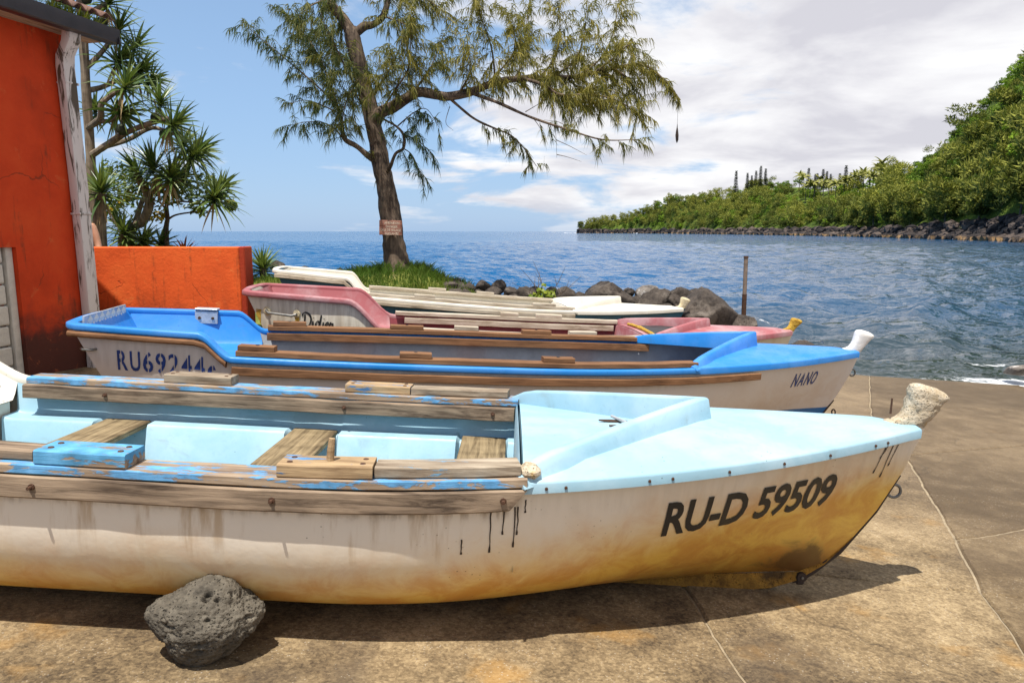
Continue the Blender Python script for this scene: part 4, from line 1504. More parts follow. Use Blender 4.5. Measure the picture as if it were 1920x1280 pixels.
        a, b_ = w / 2, h / 2
        sec = [(-a + ch, -b_), (a - ch, -b_), (a, -b_ + ch), (a, b_ - ch), (a - ch, b_), (-a + ch, b_), (-a, b_ - ch), (-a, -b_ + ch)]
        m = MB()
        m.sweep(pts, fr, sec)
        if cut:                      # forward end sawn off on a slant
            for i in range(len(m.v) - 8, len(m.v)):
                zz = (m.v[i].z - pts[-1].z) / h + 0.5
                m.v[i].x -= cut * (1 - zz)
        return m

    def deck_pt(s, x, t, panel=True, camber=0.045):
        b = s.b(x)
        z = s.zr(x) + 0.014 + camber * (1 - t * t) * min(1.0, b / 0.5)
        if panel:
            z += 0.012 * (1 - sstep(abs(t), 0.80, 0.86)) * sstep(s.L - x, 0.10, 0.2)
        return Vector((x, t * (b + 0.016), z))

    def vstart(s, t):
        return s.xa - (s.xa - s.xd) * abs(t)

    def mesh_deck(s, name, lip=0.045, inner=False, fold=0.0):
        v, f = [], []
        nt_, ns = 48, 26
        ts = [-1 + 2 * i / nt_ for i in range(nt_ + 1)]
        for t in ts:
            for k in range(ns + 1):
                if inner:
                    x = s.xd + (s.vstart(t) + 0.02 - s.xd) * k / ns
                    p = s.deck_pt(x, t * 0.985, False, 0.03)
                    p.z -= 0.012
                else:
                    x0 = s.vstart(t)
                    x = x0 + (s.L - 0.055 - x0) * k / ns
                    p = s.deck_pt(x, t)
                v.append(p)
        for i in range(nt_):
            for k in range(ns):
                f.append([i * (ns + 1) + k, i * (ns + 1) + k + 1, (i + 1) * (ns + 1) + k + 1, (i + 1) * (ns + 1) + k])
        if not inner:                # rolled edge and hanging lip
            for i, side in ((0, -1), (nt_, 1)):
                rows = [[i * (ns + 1) + k for k in range(ns + 1)]]
                for dy, dz in ((0.006, -0.004), (0.009, -0.012), (0.009, -lip), (0.0, -lip - 0.003), (-0.014, -lip)):
                    r = []
                    for k in range(ns + 1):
                        p = v[rows[0][k]].copy()
                        p.y += side * dy
                        p.z += dz
                        if k == ns:
                            p.x += dy
                        r.append(len(v))
                        v.append(p)
                    rows.append(r)
                for a, b_ in zip(rows[:-1], rows[1:]):
                    for k in range(ns):
                        q = [a[k], a[k + 1], b_[k + 1], b_[k]]
                        f.append(q[::-1] if side == -1 else q)
        me = new_mesh(name, v, f, True, 50)
        return me

    def breakwater(s, h_apex=0.115, h_end=0.045):
        m = MB()
        n = 17
        pts, fr, hs = [], [], []
        for side in (1, -1):
            rr = range(n) if side == 1 else range(n - 2, -1, -1)
            for k in rr:
                r = k / (n - 1)
                x = s.xd - 0.03 + (s.xa - s.xd + 0.03) * r
                t = side * (1 - r) * 0.985
                bulge = 0.05 * sin(pi * r)           # arms are slightly bowed outwards
                p = s.deck_pt(x + bulge * 0.5, t, False, 0.03)
                p.y += side * bulge * 0.3
                p.z -= 0.02
                pts.append(p)
                base_dir = Vector((s.xa - s.xd, -side * s.b(s.xd), 0)).normalized()
                nrm = Vector((side * base_dir.y * -1 * -1, 0, 0))
                nrm = Vector((abs(base_dir.y), side * abs(base_dir.x), 0))
                if r > 0.999:
                    nrm = Vector((1.0 / max(0.3, abs(base_dir.y)), 0, 0)) * 0.8
                elif r > 0.93:
                    nrm = nrm.lerp(Vector((1, 0, 0)), 0.5)
                fr.append((nrm, Vector((0, 0, 1))))
                hs.append((h_end + (h_apex - h_end) * (r ** 0.75) + 0.02) * (0.55 + 0.45 * sstep(r, 0.0, 0.09)))

        def sec(i):
            h = hs[i]
            return [(0.050, 0.0), (0.034, h * 0.55), (0.024, h - 0.010), (0.016, h - 0.002), (0.006, h), (-0.012, h), (-0.021, h - 0.004), (-0.026, h - 0.014), (-0.030, 0.0)]
        m.sweep(pts, fr, sec)
        return m

    def rim(s, w=0.075, h=0.055, x1=None, yo=-0.012, zo=0.0):
        x1 = x1 or s.xd + 0.03
        P = []
        xs = list(np.linspace(x1, s.r1 + 0.1, 20)) + list(np.linspace(s.r1 + 0.05, s.r0 - 0.05, 12)) + list(np.linspace(s.r0 - 0.12, 0.06, 9))
        for x in xs:
            P.append(Vector((x, -(s.b(x) + yo), s.zr(x) + zo)))
        b0, zt = s.b(0) + yo, s.zr(0) + zo
        P.append(Vector((0.015, -b0 + 0.02, zt)))
        for k in range(7):
            P.append(Vector((-0.012 - 0.03 * sin(pi * k / 6), -b0 + 0.07 + (2 * b0 - 0.14) * k / 6, zt + 0.0)))
        P.append(Vector((0.015, b0 - 0.02, zt)))
        for x in xs[::-1]:
            P.append(Vector((x, s.b(x) + yo, s.zr(x) + zo)))
        fr = []
        for i in range(len(P)):
            t = P[min(i + 1, len(P) - 1)] - P[max(0, i - 1)]
            t.z = 0
            t.normalize()
            fr.append((Vector((t.y, -t.x, 0)) * -1, Vector((0, 0, 1))))
        m = MB()
        m.sweep(P, fr, rrect(w, h, min(w, h) * 0.30, 4))
        return m

    def liner(s, x0, x1, zl, led, zf=0.25, stern=False, close0=False, close1=False, notches=()):
        """inside skin: wall, side bench ledge, floor"""
        xs = list(np.linspace(x0, x1, max(4, int((x1 - x0) / 0.12))))
        for a, b_ in notches:
            xs += [a - 0.018, a, b_, b_ + 0.018]
        for e in (s.r0, s.r1):
            if s.rise and x0 < e < x1:
                xs += [e - 0.03, e, e + 0.03]
        xs = sorted(x for x in set(xs) if x0 <= x <= x1)
        v, f, rows = [], [], []
        for x in xs:
            b, zt = s.b(x), s.zr(x) - 0.004
            l = led
            zz = zl(x)
            if any(a <= x <= b_ for a, b_ in notches):
                l = led * 0.62
                zz -= 0.02
            if stern:
                half = [(b - 0.022, zt), (b - 0.030, zt - 0.02), (b - 0.060, zz + 0.03), (b - 0.085, zz), (b * 0.4, zz - 0.004), (0, zz - 0.004)]
            else:
                l = min(l, max(0.02, b - 0.12))
                half = [(b - 0.022, zt), (b - 0.030, zt - 0.02), (b - 0.050, zz + 0.012), (b - 0.062, zz), (b - 0.05 - l + 0.012, zz - 0.003), (b - 0.05 - l, zz - 0.016), (max(0.01, b - 0.085 - l), zf), (0, zf)]
            hf = []
            for y, z in half:
                y = max(0.0, min(y, s.half(x, z) - 0.016)) if y > 0 else 0.0
                zf_ = (z - s.zk(x)) / (s.zr(x) - s.zk(x))
                hf.append((x + s.shift(x, z, min(1.0, zf_)), y, z))
            row = [(a, -y, z) for a, y, z in hf] + [(a, y, z) for a, y, z in hf[:-1][::-1]]
            rows.append([len(v) + k for k in range(len(row))])
            v += [Vector(p) for p in row]
        for r0, r1 in zip(rows[:-1], rows[1:]):
            for k in range(len(r0) - 1):
                f.append([r0[k], r0[k + 1], r1[k + 1], r1[k]])
        if close0:
            f.append(rows[0][::-1])
        if close1:
            f.append(rows[-1])
        return new_mesh('liner', v, f, True, 40)


def stem_post(h, mat, parent, k=1.0, rough=0.0, seed=1, lean=0.0):
    """horn at the stem head: the stem line carried on above the deck, widening to a slanting top"""
    L, H = h.L, h.Hbow
    pr = [((-.200, -.12), (-.105, -.19), .040), ((-.185, -.03), (-.052, -.095), .056), ((-.175, .018), (-.006, -.018), .070), ((-.118, .038), (.026, .036), .074), ((-.088, .080), (.052, .078), .080),
          ((-.078, .130), (.078, .112), .092), ((-.074, .172), (.098, .138), .098), ((-.060, .195), (.090, .160), .080), ((-.022, .198), (.048, .182), .035)]
    path = spline([(a[0] * k, a[1] * k if a[1] > 0 else a[1], b[0] * k + lean * max(0, b[1]), b[1] * k if b[1] > 0 else b[1], t * k) for a, b, t in pr], 44)
    m = MB()
    pts, fr, sc = [], [], []
    for p in path:
        l_, r_ = Vector((p[0] + lean * max(0, p[1]), 0, p[1])), Vector((p[2], 0, p[3]))
        pts.append(Vector((L, 0, H)) + (l_ + r_) / 2)
        sc.append(((r_ - l_).length, p[4]))
        fr.append(((r_ - l_).normalized(), Vector((0, 1, 0))))

    def sec(i):
        w, t = sc[i]
        out = []
        for q in range(30):
            a = 2 * pi * q / 30
            ca, sa = cos(a), sin(a)
            out.append((w / 2 * math.copysign(abs(ca) ** 0.6, ca), t / 2 * math.copysign(abs(sa) ** 0.6, sa)))
        return out
    m.sweep(pts, fr, sec)
    if rough:
        for p in m.v:
            q = p * 26 + Vector((seed * 3.1, 0, 0))
            d = mnoise.noise(q) * 0.6 + mnoise.noise(q * 2.3) * 0.5 + 0.5 * mnoise.noise(p * 11)
            c = Vector((L - 0.02, 0, p.z))
            p += (p - c).normalized() * d * rough * (0.25 + 0.75 * sstep(p.z - H, -0.06, 0.06))
    return m.obj('stem_post', mat, parent, True, 60)


def text_mesh(body, size, offset=0.0, shear=0.0, spacing=1.0):
    cu = bpy.data.curves.new('lettering', 'FONT')
    cu.body = body
    cu.size = size
    cu.offset = offset
    cu.shear = shear
    cu.space_character = spacing
    cu.resolution_u = 3
    o = bpy.data.objects.new('lettering', cu)
    COL.objects.link(o)
    dg = bpy.context.evaluated_depsgraph_get()
    dg.update()
    me = bpy.data.meshes.new_from_object(o.evaluated_get(dg))
    bpy.data.objects.remove(o)
    bpy.data.curves.remove(cu)
    return me


def conform(me, fn, maxlen=0.03, slits=(), sw=0.004):
    """subdivide flat lettering and lay it on a surface; slits cut the stencil bridges"""
    bm = bmesh.new()
    bm.from_mesh(me)
    bmesh.ops.remove_doubles(bm, verts=bm.verts[:], dist=1e-5)
    for x in slits:
        for sgn in (-1, 1):
            bmesh.ops.bisect_plane(bm, geom=bm.verts[:] + bm.edges[:] + bm.faces[:], plane_co=(x + sgn * sw, 0, 0), plane_no=(1, 0, 0))
        kill = [f for f in bm.faces if abs(f.calc_center_median().x - x) < sw]
        bmesh.ops.delete(bm, geom=kill, context='FACES')
    bmesh.ops.triangulate(bm, faces=bm.faces[:])
    for _ in range(4):
        es = [e for e in bm.edges if e.calc_length() > maxlen]
        if not es:
            break
        bmesh.ops.subdivide_edges(bm, edges=es, cuts=1)
        bmesh.ops.triangulate(bm, faces=bm.faces[:])
    for v in bm.verts:
        v.co = fn(v.co.x, v.co.y)
    bmesh.ops.recalc_face_normals(bm, faces=bm.faces[:])
    out = bpy.data.meshes.new('lettering')
    bm.to_mesh(out)
    bm.free()
    return out


def stencil_mesh(body, size, pitch, cut, bold=0.003, shear=0.0, bridge=0.0035):
    """spaced capitals and figures cut as a stencil: one thin bridge through each character listed in cut"""
    v, f = [], []
    for k, ch in enumerate(body):
        me = text_mesh(ch, size, bold)
        bm = bmesh.new()
        bm.from_mesh(me)
        bmesh.ops.remove_doubles(bm, verts=bm.verts[:], dist=1e-5)
        xs = [q.co.x for q in bm.verts]
        x0, x1 = min(xs), max(xs)
        sc = min(1.0, pitch * 0.80 / (x1 - x0))
        for q in bm.verts:
            q.co.x = (q.co.x - (x0 + x1) / 2) * sc
        if ch in cut:
            xc = cut[ch] * (x1 - x0) * sc
            for sg in (-1, 1):
                bmesh.ops.bisect_plane(bm, geom=bm.verts[:] + bm.edges[:] + bm.faces[:], plane_co=(xc + sg * bridge, 0, 0), plane_no=(1, 0, 0))
            bmesh.ops.delete(bm, geom=[g for g in bm.faces if abs(g.calc_center_median().x - xc) < bridge], context='FACES')
        bm.verts.index_update()
        n = len(v)
        v += [(q.co.x + q.co.y * shear + pitch * (k + 0.5), q.co.y, 0) for q in bm.verts]
        f += [[q.index + n for q in g.verts] for g in bm.faces]
        bm.free()
    me = bpy.data.meshes.new('lettering')
    me.from_pydata(v, [], f)
    return me


def strokes_mesh(strokes, wmin, wmax, nib=radians(40)):
    """pen lettering: polylines swept with a broad nib held at one angle"""
    v, f = [], []
    for st in strokes:
        pts = spline([(p[0], p[1]) for p in st], 6 * len(st))
        prev = None
        for k, p in enumerate(pts):
            a, b_ = pts[max(0, k - 1)], pts[min(len(pts) - 1, k + 1)]
            d = np.array(b_) - np.array(a)
            d = d / (np.linalg.norm(d) + 1e-9)
            w = wmin + (wmax - wmin) * abs(d[0] * sin(nib) - d[1] * cos(nib))
            n = np.array([-d[1], d[0]]) * w / 2
            i = len(v)
            v += [(p[0] + n[0], p[1] + n[1], 0), (p[0] - n[0], p[1] - n[1], 0)]
            if prev is not None:
                f.append([prev, prev + 1, i + 1, i])
            prev = i
    me = bpy.data.meshes.new('lettering')
    me.from_pydata(v, [], f)
    return me


def boat_root(name, stern, bow, label, group='fishing boats drawn up on the slipway', roll=0.0):
    s, b = Vector(stern), Vector(bow)
    d = b - s
    yaw = atan2(d.y, d.x)
    pitch = -atan2(d.z, sqrt(d.x ** 2 + d.y ** 2))
    o = empty(name, s, label, 'boat', group)
    o.rotation_euler = (roll, pitch, yaw)
    return o, d.length


def bolts(parent, h, items, mat):
    base = MB()
    base.tube([(0, 0, 0), (0, -0.006, 0)], [0.012, 0.011], 8)
    base.tube([(0, -0.006, 0), (0, -0.022, 0)], [0.006, 0.006], 8)
    me = base.mesh('bolt')
    me.materials.append(mat)
    for x, y, z, sgn in items:
        o = add('bolt', me, None, parent, loc=(x, y, z))
        if sgn > 0:
            o.rotation_euler = (0, 0, pi)


def ring(parent, c, R, r, mat, name='tow_ring', rot=(0, 0, 0), arc=2 * pi):
    m = MB()
    n = 26
    pts = [(R * cos(arc * k / n), 0, R * sin(arc * k / n)) for k in range(n + 1)]
    m.tube(pts, r, 8, arc < 6.2)
    return m.obj(name, mat, parent, loc=c, rot=rot)


def sheer_map(h, x0, d0, side=-1, off=0.003, lean=0.0):
    """text x runs forward along the side, text y upward; d0 = depth of the baseline below the sheer"""
    def fn(tx, ty):
        p, n = h.side_pt(x0 + tx + lean * ty, d0 - ty, side, off)
        return p
    return fn


def common_parts(h, root, mats, thwarts, inner_deck, zl, led, lip=0.045, x_liner=None, planks=True):
    add('hull', h.mesh_hull('hull'), mats['hull'], root)
    add('keel', h.mesh_keel('keel'), mats.get('keel', mats['hull']), root)
    add('foredeck', h.mesh_deck('foredeck', lip), mats['deck'], root)
    h.breakwater(*mats.get('vh', (0.115, 0.045))).obj('breakwater', mats['deck'], root, True, 40)
    xd = h.xd
    notch = [(x - 0.125, x + 0.125) for x in thwarts]
    x0 = 0.05
    if h.rise:
        xe = h.r1 - 0.05
        add('stern_liner', h.liner(0.05, xe, lambda x: h.H - 0.10, 0, stern=True, close0=True), mats['stern'], root)
        m = MB()                                    # front of the stern seat
        b = h.b(xe) - 0.07
        m.box((xe - 0.012, 0, (h.H - 0.10 + 0.25) / 2 - 0.004), (0.024, 2 * b - 0.03, h.H - 0.10 - 0.25), ch=0.006)
        m.obj('stern_seat_front', mats['stern'], root)
        x0 = xe - 0.004
    add('liner', h.liner(x0, x_liner or xd + 0.01, zl, led, close0=not h.rise, close1=True, notches=notch), mats['liner'], root)
    if inner_deck:
        add('inner_deck', h.mesh_deck('inner_deck', inner=True), mats['deck'], root)
        v, f = [], []
        n = 24
        for k in range(n + 1):
            t = -1 + 2 * k / n
            p = h.deck_pt(xd, t * 0.955, False, 0.03)
            v += [Vector((xd - 0.012, p.y, p.z - 0.014)), Vector((xd - 0.02, p.y, p.z - 0.03)), Vector((xd - 0.02, p.y * 0.93, 0.30))]
        for k in range(n):
            for j in range(2):
                f.append([k * 3 + j, k * 3 + j + 1, k * 3 + 4 + j, k * 3 + 3 + j])
        add('bulkhead', new_mesh('bulkhead', v, f, True, 40), mats['deck'], root)
    for i, x in enumerate(thwarts):
        bb = min(h.b(x) - 0.075, min(h.half(x - 0.12, zl(x) - 0.035), h.half(x + 0.12, zl(x) - 0.035)) - 0.03)
        m = MB()
        m.box((0, 0, 0), (0.235, 2 * bb, 0.030), ch=0.004)
        m.obj('thwart', mats['thwart'], root, loc=(x, 0, zl(x) - 0.018))


def boat_light_blue():
    L = 6.0
    root, _ = boat_root('fishing_boat', (1.81 - L, 3.12, slip_z(1.81 - L, 3.12) - 0.02), (1.81, 3.12, slip_z(1.81, 3.12)),
                        'nearest boat, light blue deck and white hull lettered RU-D 59509', roll=-0.03)
    h = Hull(L, bm=0.76, H=0.640, Hbow=0.805, xm=0.55, rise=0.12, r0=1.22, r1=1.52)
    X = lambda wx: wx - (1.81 - L)
    hull = m_hull('hull_white_stained', (0.76, 0.67, 0.55), L, 0.66, 1.0)
    mats = dict(hull=hull, keel=MT['keel'], deck=MT['lightblue'], liner=MT['lightblue'], thwart=MT['wood_thwart'], stern=MT['cream'], vh=(0.125, 0.05))
    zl = lambda x: h.zr(x) - 0.175
    common_parts(h, root, mats, [X(-2.10), X(-1.09), X(-0.17)], True, zl, 0.13)
    xe = X(0.0)
    h.rim(0.066, 0.050, x1=1.75, yo=0.003, zo=-0.010).obj('stern_rim', MT['cream'], root)
    for side in (-1, 1):
        h.plank(1.56, xe + 0.01, side, -0.030, 0.014, 0.135, 0.034, seed=side + 3).obj('gunwale_cap', MT['wood_blue'], root)
        h.plank(1.50, xe + 0.02, side, 0.024, -0.048, 0.038, 0.080, jit=0.002, cut=0.060, seed=side + 5, ch=0.006).obj('outer_rubbing_board', MT['wood_bare'], root)
        h.plank(1.56, xe - 0.015, side, -0.112, -0.042, 0.034, 0.072, jit=0.002, seed=side + 9, ch=0.005).obj('inner_board', MT['wood_bare'], root)
    Z = 0.031 + 0.020
    near = [(-2.55, -1.68, 'wood_bare', -0.045, 0.10, 0.036), (-1.655, -1.345, 'wood_blue2', -0.030, 0.135, 0.050), (-0.835, -0.515, 'wood_tan', -0.030, 0.125, 0.046), (-0.510, -0.012, 'wood_worn', -0.036, 0.105, 0.040)]
    far = [(-1.92, -1.56, 'wood_worn', -0.010, 0.12, 0.046), (-0.94, -0.585, 'wood_tan', -0.010, 0.12, 0.044), (-0.580, -0.05, 'wood_worn', -0.012, 0.10, 0.038)]
    for side, lst in ((-1, near), (1, far)):
        for k, (a, b_, mt, yo, w, hh) in enumerate(lst):
            o = h.plank(X(a), X(b_), side, yo, 0.031 + hh / 2 + 0.0015, w, hh, jit=0.001, seed=k + 20 * side, ch=0.005).obj('thole_pad', MT[mt], root)
            if b_ - a < 0.4:
                for ex in (0.035, b_ - a - 0.035):          # bolt heads sunk in the pad
                    for ey in (-0.028, 0.028):
                        x = X(a + ex)
                        MB().tube([(0, 0, 0), (0, 0, 0.003)], [0.011, 0.009], 10).obj('bolt_head', MT['iron'], o, loc=(x, side * (h.b(x) + yo) + ey, h.zr(x) + 0.031 + hh + 0.001))
    x = X(-0.672)
    pg = MB().tube([(0, 0, -0.03), (0.002, 0, 0.03), (0.006, 0.002, 0.075)], [0.014, 0.013, 0.011], 9, True, 0.25)
    pg.obj('thole_pin', MT['wood_tan'], root, loc=(x, -(h.b(x) - 0.035), h.zr(x) + 0.082))
    bl = []
    for wx in (-2.5, -1.66, -0.845, -0.06):
        xx = X(wx)
        bl.append((xx, -(h.b(xx) + 0.043), h.zr(xx) - 0.045, -1))
    for wx in (-2.75, -2.2, -0.93, -0.13):
        xx = X(wx)
        bl.append((xx, h.b(xx) - 0.129, h.zr(xx) - 0.04, -1))
    bolts(root, h, bl, MT['iron'])
    # screws along the deck lip
    sm = MB().tube([(0, 0.004, 0), (0, -0.004, 0)], [0.0065, 0.005], 8).mesh('screw')
    sm.materials.append(MT['iron'])
    for wx in (0.09, 0.16, 0.47, 0.56, 0.79, 1.03, 1.25, 1.49, 1.56):
        xx = X(wx)
        p = h.deck_pt(xx, -1)
        add('screw', sm, None, root, loc=(xx, p.y - 0.011, p.z - 0.028))
    # crumbled patch where the rail meets the deck
    m = MB()
    m.box((0, 0, 0), (0.075, 0.09, 0.05), ch=0.02)
    o = m.obj('broken_corner', MT['post_broken'], root, loc=(X(0.03), -(h.b(xe) - 0.02), h.zr(xe) + 0.045))
    # hinged latch on the inner deck: two leaf plates and a rod
    la = MB()
    for dx in (0.0, 0.035):
        prof = spline([(-0.085, 0.002), (-0.05, 0.012), (0.0, 0.017), (0.05, 0.013), (0.085, 0.004)], 12)
        vs_ = [(p[0] + dx, s_ * p[1] + (-0.055 if dx else 0.045), z) for z in (0, 0.006) for s_ in (1, -1) for p in (prof if s_ == 1 else prof[::-1])]
        n = 24
        la.extend(vs_, [list(range(n))[::-1], list(range(n, 2 * n))] + [[i, (i + 1) % n, n + (i + 1) % n, n + i] for i in range(n)])
    dz = h.deck_pt(X(0.42), 0, False, 0.03).z - 0.012
    lo = la.obj('hatch_latch', MT['iron'], root, loc=(X(0.455), 0.075, dz + 0.002))
    MB().tube([(-0.02, 0.085, 0.016), (0.05, -0.075, 0.016)], 0.007, 8).obj('latch_rod', MT['galv'], lo)
    stem_post(h, MT['post_broken'], root, 0.98, 0.014, 3, -0.06)
    MB().tube([(0, 0, 0), (0, 0.002, 0.07)], [0.005, 0.004], 7).obj('deck_pin', MT['iron'], root, loc=(L - 0.15, 0.0, h.Hbow + 0.05))
    h.band(0.05, 0.58, 0.009, 0.001).obj('stem_band', MT['darkhull'], root)
    ring(root, (L + h.stem(0.50) + 0.030, 0, 0.50), 0.030, 0.0065, MT['steel'], rot=(0, 0.5, 0))
    nb = MB()
    nb.tube([(0, 0.024, 0), (0, -0.024, 0)], [0.022, 0.022], 12)
    nb.box((-0.004, 0, -0.016), (0.040, 0.042, 0.045), ch=0.008)
    o = nb.obj('forefoot_shackle', MT['darkhull'], root, loc=(L - 0.475, 0, 0.075))
    MB().tube([(0, -0.024, 0), (0, -0.030, 0)], 0.006, 10).obj('shackle_pin', MT['steel'], o)
    rd = random.Random(4)
    for wx, d0, ln in ((-0.10, 0.09, 0.17), (-0.055, 0.09, 0.10), (-0.015, 0.085, 0.16), (-0.005, 0.085, 0.11), (0.02, 0.06, 0.05), (-0.20, 0.20, 0.06), (1.585, 0.05, 0.12), (1.63, 0.05, 0.15), (1.66, 0.05, 0.10), (1.60, 0.04, 0.06)):
        vv, ff = [], []
        for k in range(12):
            q = k / 11
            w = 0.0028 * (1 - 0.5 * q) + (0.0022 if k > 9 else 0)
            xx = X(wx) + 0.004 * mnoise.noise(Vector((wx * 40, q * 3, 0))) - 0.03 * q * (wx > 1)
            vv += [h.side_pt(xx - w, d0 + ln * q, -1, 0.0025)[0], h.side_pt(xx + w, d0 + ln * q, -1, 0.0025)[0]]
            if k:
                ff.append([2 * k - 2, 2 * k - 1, 2 * k + 1, 2 * k])
        add('tar_drip', new_mesh('tar_drip', vv, ff), MT['darkhull'], root)
    me = text_mesh('RU-D 59509', 0.215, 0.0055, 0.0, 0.97)
    w = max(v.co.x for v in me.vertices)
    sx = 0.80 / w
    for v in me.vertices:
        v.co.x *= sx
    add('registration_lettering', conform(me, sheer_map(h, X(0.555), 0.282, -1, 0.003, 0.04)), MT['black'], root, label='black registration RU-D 59509 on the bow')


def boat_bright_blue():
    stern, bow = (-2.98, 5.05, slip_z(-2.98, 5.05)), (2.93, 6.09, slip_z(2.93, 6.09))
    root, L = boat_root('fishing_boat', stern, bow, 'bright blue and white boat lettered NANO with brown wooden rails')
    h = Hull(L, bm=0.77, bt=0.47, H=0.685, Hbow=0.785, rise=0.145, r0=0.82, r1=1.04)
    hull = m_hull('hull_white_grey', (0.66, 0.60, 0.54), L, 0.69, 0.35, (0.55, 0.38, 0.16), 0.15, ((0.012, 0.12, 0.33), 0.30))
    mats = dict(hull=hull, deck=MT['blue'], liner=MT['grey'], stern=MT['blue'], thwart=MT['wood_orange'], vh=(0.145, 0.03))
    zl = lambda x: h.z0(x) - 0.20
    th = [1.80, 2.75, 3.72]
    common_parts(h, root, mats, th, False, zl, 0.17, lip=0.05, x_liner=L - 0.95)
    h.rim(0.072, 0.045, yo=0.0, zo=-0.012).obj('blue_rim', MT['blue'], root)
    xr = h.r1 + 0.02
    for side in (-1, 1):
        h.plank(xr, h.xd + 0.02, side, -0.045, 0.030, 0.10, 0.036, seed=side + 31).obj('gunwale_cap', MT['wood_brown'], root)
        h.plank(xr - 0.02, L - 1.22, side, 0.030, -0.078, 0.036, 0.050, seed=side + 33).obj('outer_rubbing_board', MT['wood_brown'], root)
        h.plank(xr, h.xd + 0.12, side, -0.088, -0.040, 0.030, 0.060, seed=side + 35).obj('inner_board', MT['wood_brown'], root)
        m = h.plank(0.0, xr - 0.06, side, 0.026, -0.055, 0.036, 0.038, ch=0.012, jit=0, n=16)
        m.obj('stern_rubbing_strip', MT['wood_brown'], root)
    for side, lst in ((-1, ((1.07, 1.30), (2.10, 2.31), (3.07, 3.29))), (1, ((1.10, 1.36), (2.05, 2.33), (3.2, 3.46)))):
        for a, b_ in lst:
            o = h.plank(a, b_, side, -0.045, 0.066, 0.085, 0.034, seed=int(a * 9)).obj('thole_pad', MT['wood_brown'], root)
            xm = (a + b_) / 2
            MB().tube([(0, 0, 0), (0, 0, 0.002)], 0.012, 10).obj('thole_hole', MT['black'], o, loc=(xm, side * (h.b(xm) - 0.045), h.zr(xm) + 0.0845))
    xx = 2.75
    MB().tube([(0, 0, 0), (0, 0, 0.002)], 0.022, 12).obj('mast_hole', MT['black'], root, loc=(xx, 0.25, zl(xx) - 0.001))
    # chequer-plate pad inside the transom, with its raised lozenges
    pl = MB()
    pl.box((0.052, 0, h.zr(0) - 0.055), (0.012, 0.78, 0.20))
    po = pl.obj('transom_plate', MT['galv'], root)
    dm = MB().extend([(0, -0.048, 0), (0, 0, 0.036), (0, 0.048, 0), (0, 0, -0.036), (0.006, 0, 0)], [(0, 1, 4), (1, 2, 4), (2, 3, 4), (3, 0, 4)]).mesh('lozenge', False)
    dm.materials.append(MT['cream'])
    for i in range(7):
        for j in range(4):
            add('lozenge', dm, None, po, loc=(0.0585, -0.34 + i * 0.105 + (0.05 if j % 2 else 0), h.zr(0) - 0.130 + j * 0.046))
    # galvanised outboard bracket on the far stern wall
    br = MB()
    bx = 0.60
    br.box((bx, h.b(bx) - 0.045, h.zr(bx) - 0.045), (0.17, 0.02, 0.10), ch=0.003)
    br.box((bx, h.b(bx) - 0.012, h.zr(bx) + 0.020), (0.17, 0.10, 0.012), ch=0.003)
    bo = br.obj('rail_bracket', MT['galv'], root)
    for dx in (-0.05, 0.05):
        MB().tube([(bx + dx, h.b(bx) - 0.056, h.zr(bx) - 0.05), (bx + dx, h.b(bx) - 0.062, h.zr(bx) - 0.05)], 0.012, 8).obj('bracket_bolt', MT['iron'], bo)
    # stern eye
    p, n = h.side_pt(0.12, 0.150, -1, 0.004)
    hm = MB().tube([p + Vector((-0.05, 0, 0)), p + Vector((-0.03, -0.025, -0.004)), p + Vector((0.03, -0.025, -0.004)), p + Vector((0.05, 0, 0))], 0.008, 8)
    hm.obj('stern_eye', MT['steel'], root)
    stem_post(h, MT['post_white'], root, 0.95, 0.002, 5, 0.1)
    h.band(0.06, 0.36, 0.012, 0.003).obj('stem_band', MT['darkhull'], root)
    ring(root, (L + h.stem(0.60) + 0.028, 0, 0.60), 0.028, 0.007, MT['steel'], rot=(0, 0.4, 0))
    ring(root, (L - 0.30, 0.10, h.Hbow + 0.045), 0.022, 0.004, MT['steel'], 'deck_eye', arc=pi)
    # a length of rusty chain at the forefoot
    for k in range(5):
        ring(root, (L - 0.20 - 0.012 * k, -0.045, 0.26 - 0.045 * k), 0.024, 0.006, MT['iron'], 'chain_link', rot=(0, 0, 0 if k % 2 else pi / 2))
    me = stencil_mesh('RU692446', 0.185, 0.66 / 8, {'6': 0.0, '9': 0.0, '2': 0.05, '4': 0.12, 'R': -0.12})
    add('registration_lettering', conform(me, sheer_map(h, 0.29, 0.275, -1, 0.003)), MT['navy'], root, label='navy stencilled registration RU692446')
    me = stencil_mesh('NANO', 0.165, 0.29 / 4, {'O': 0.0, 'A': 0.0, 'N': -0.22}, 0.002, 0.12, 0.0025)
    add('name_lettering', conform(me, sheer_map(h, L - 0.80, 0.225, -1, 0.003)), MT['navy'], root, label='navy stencilled name NANO')


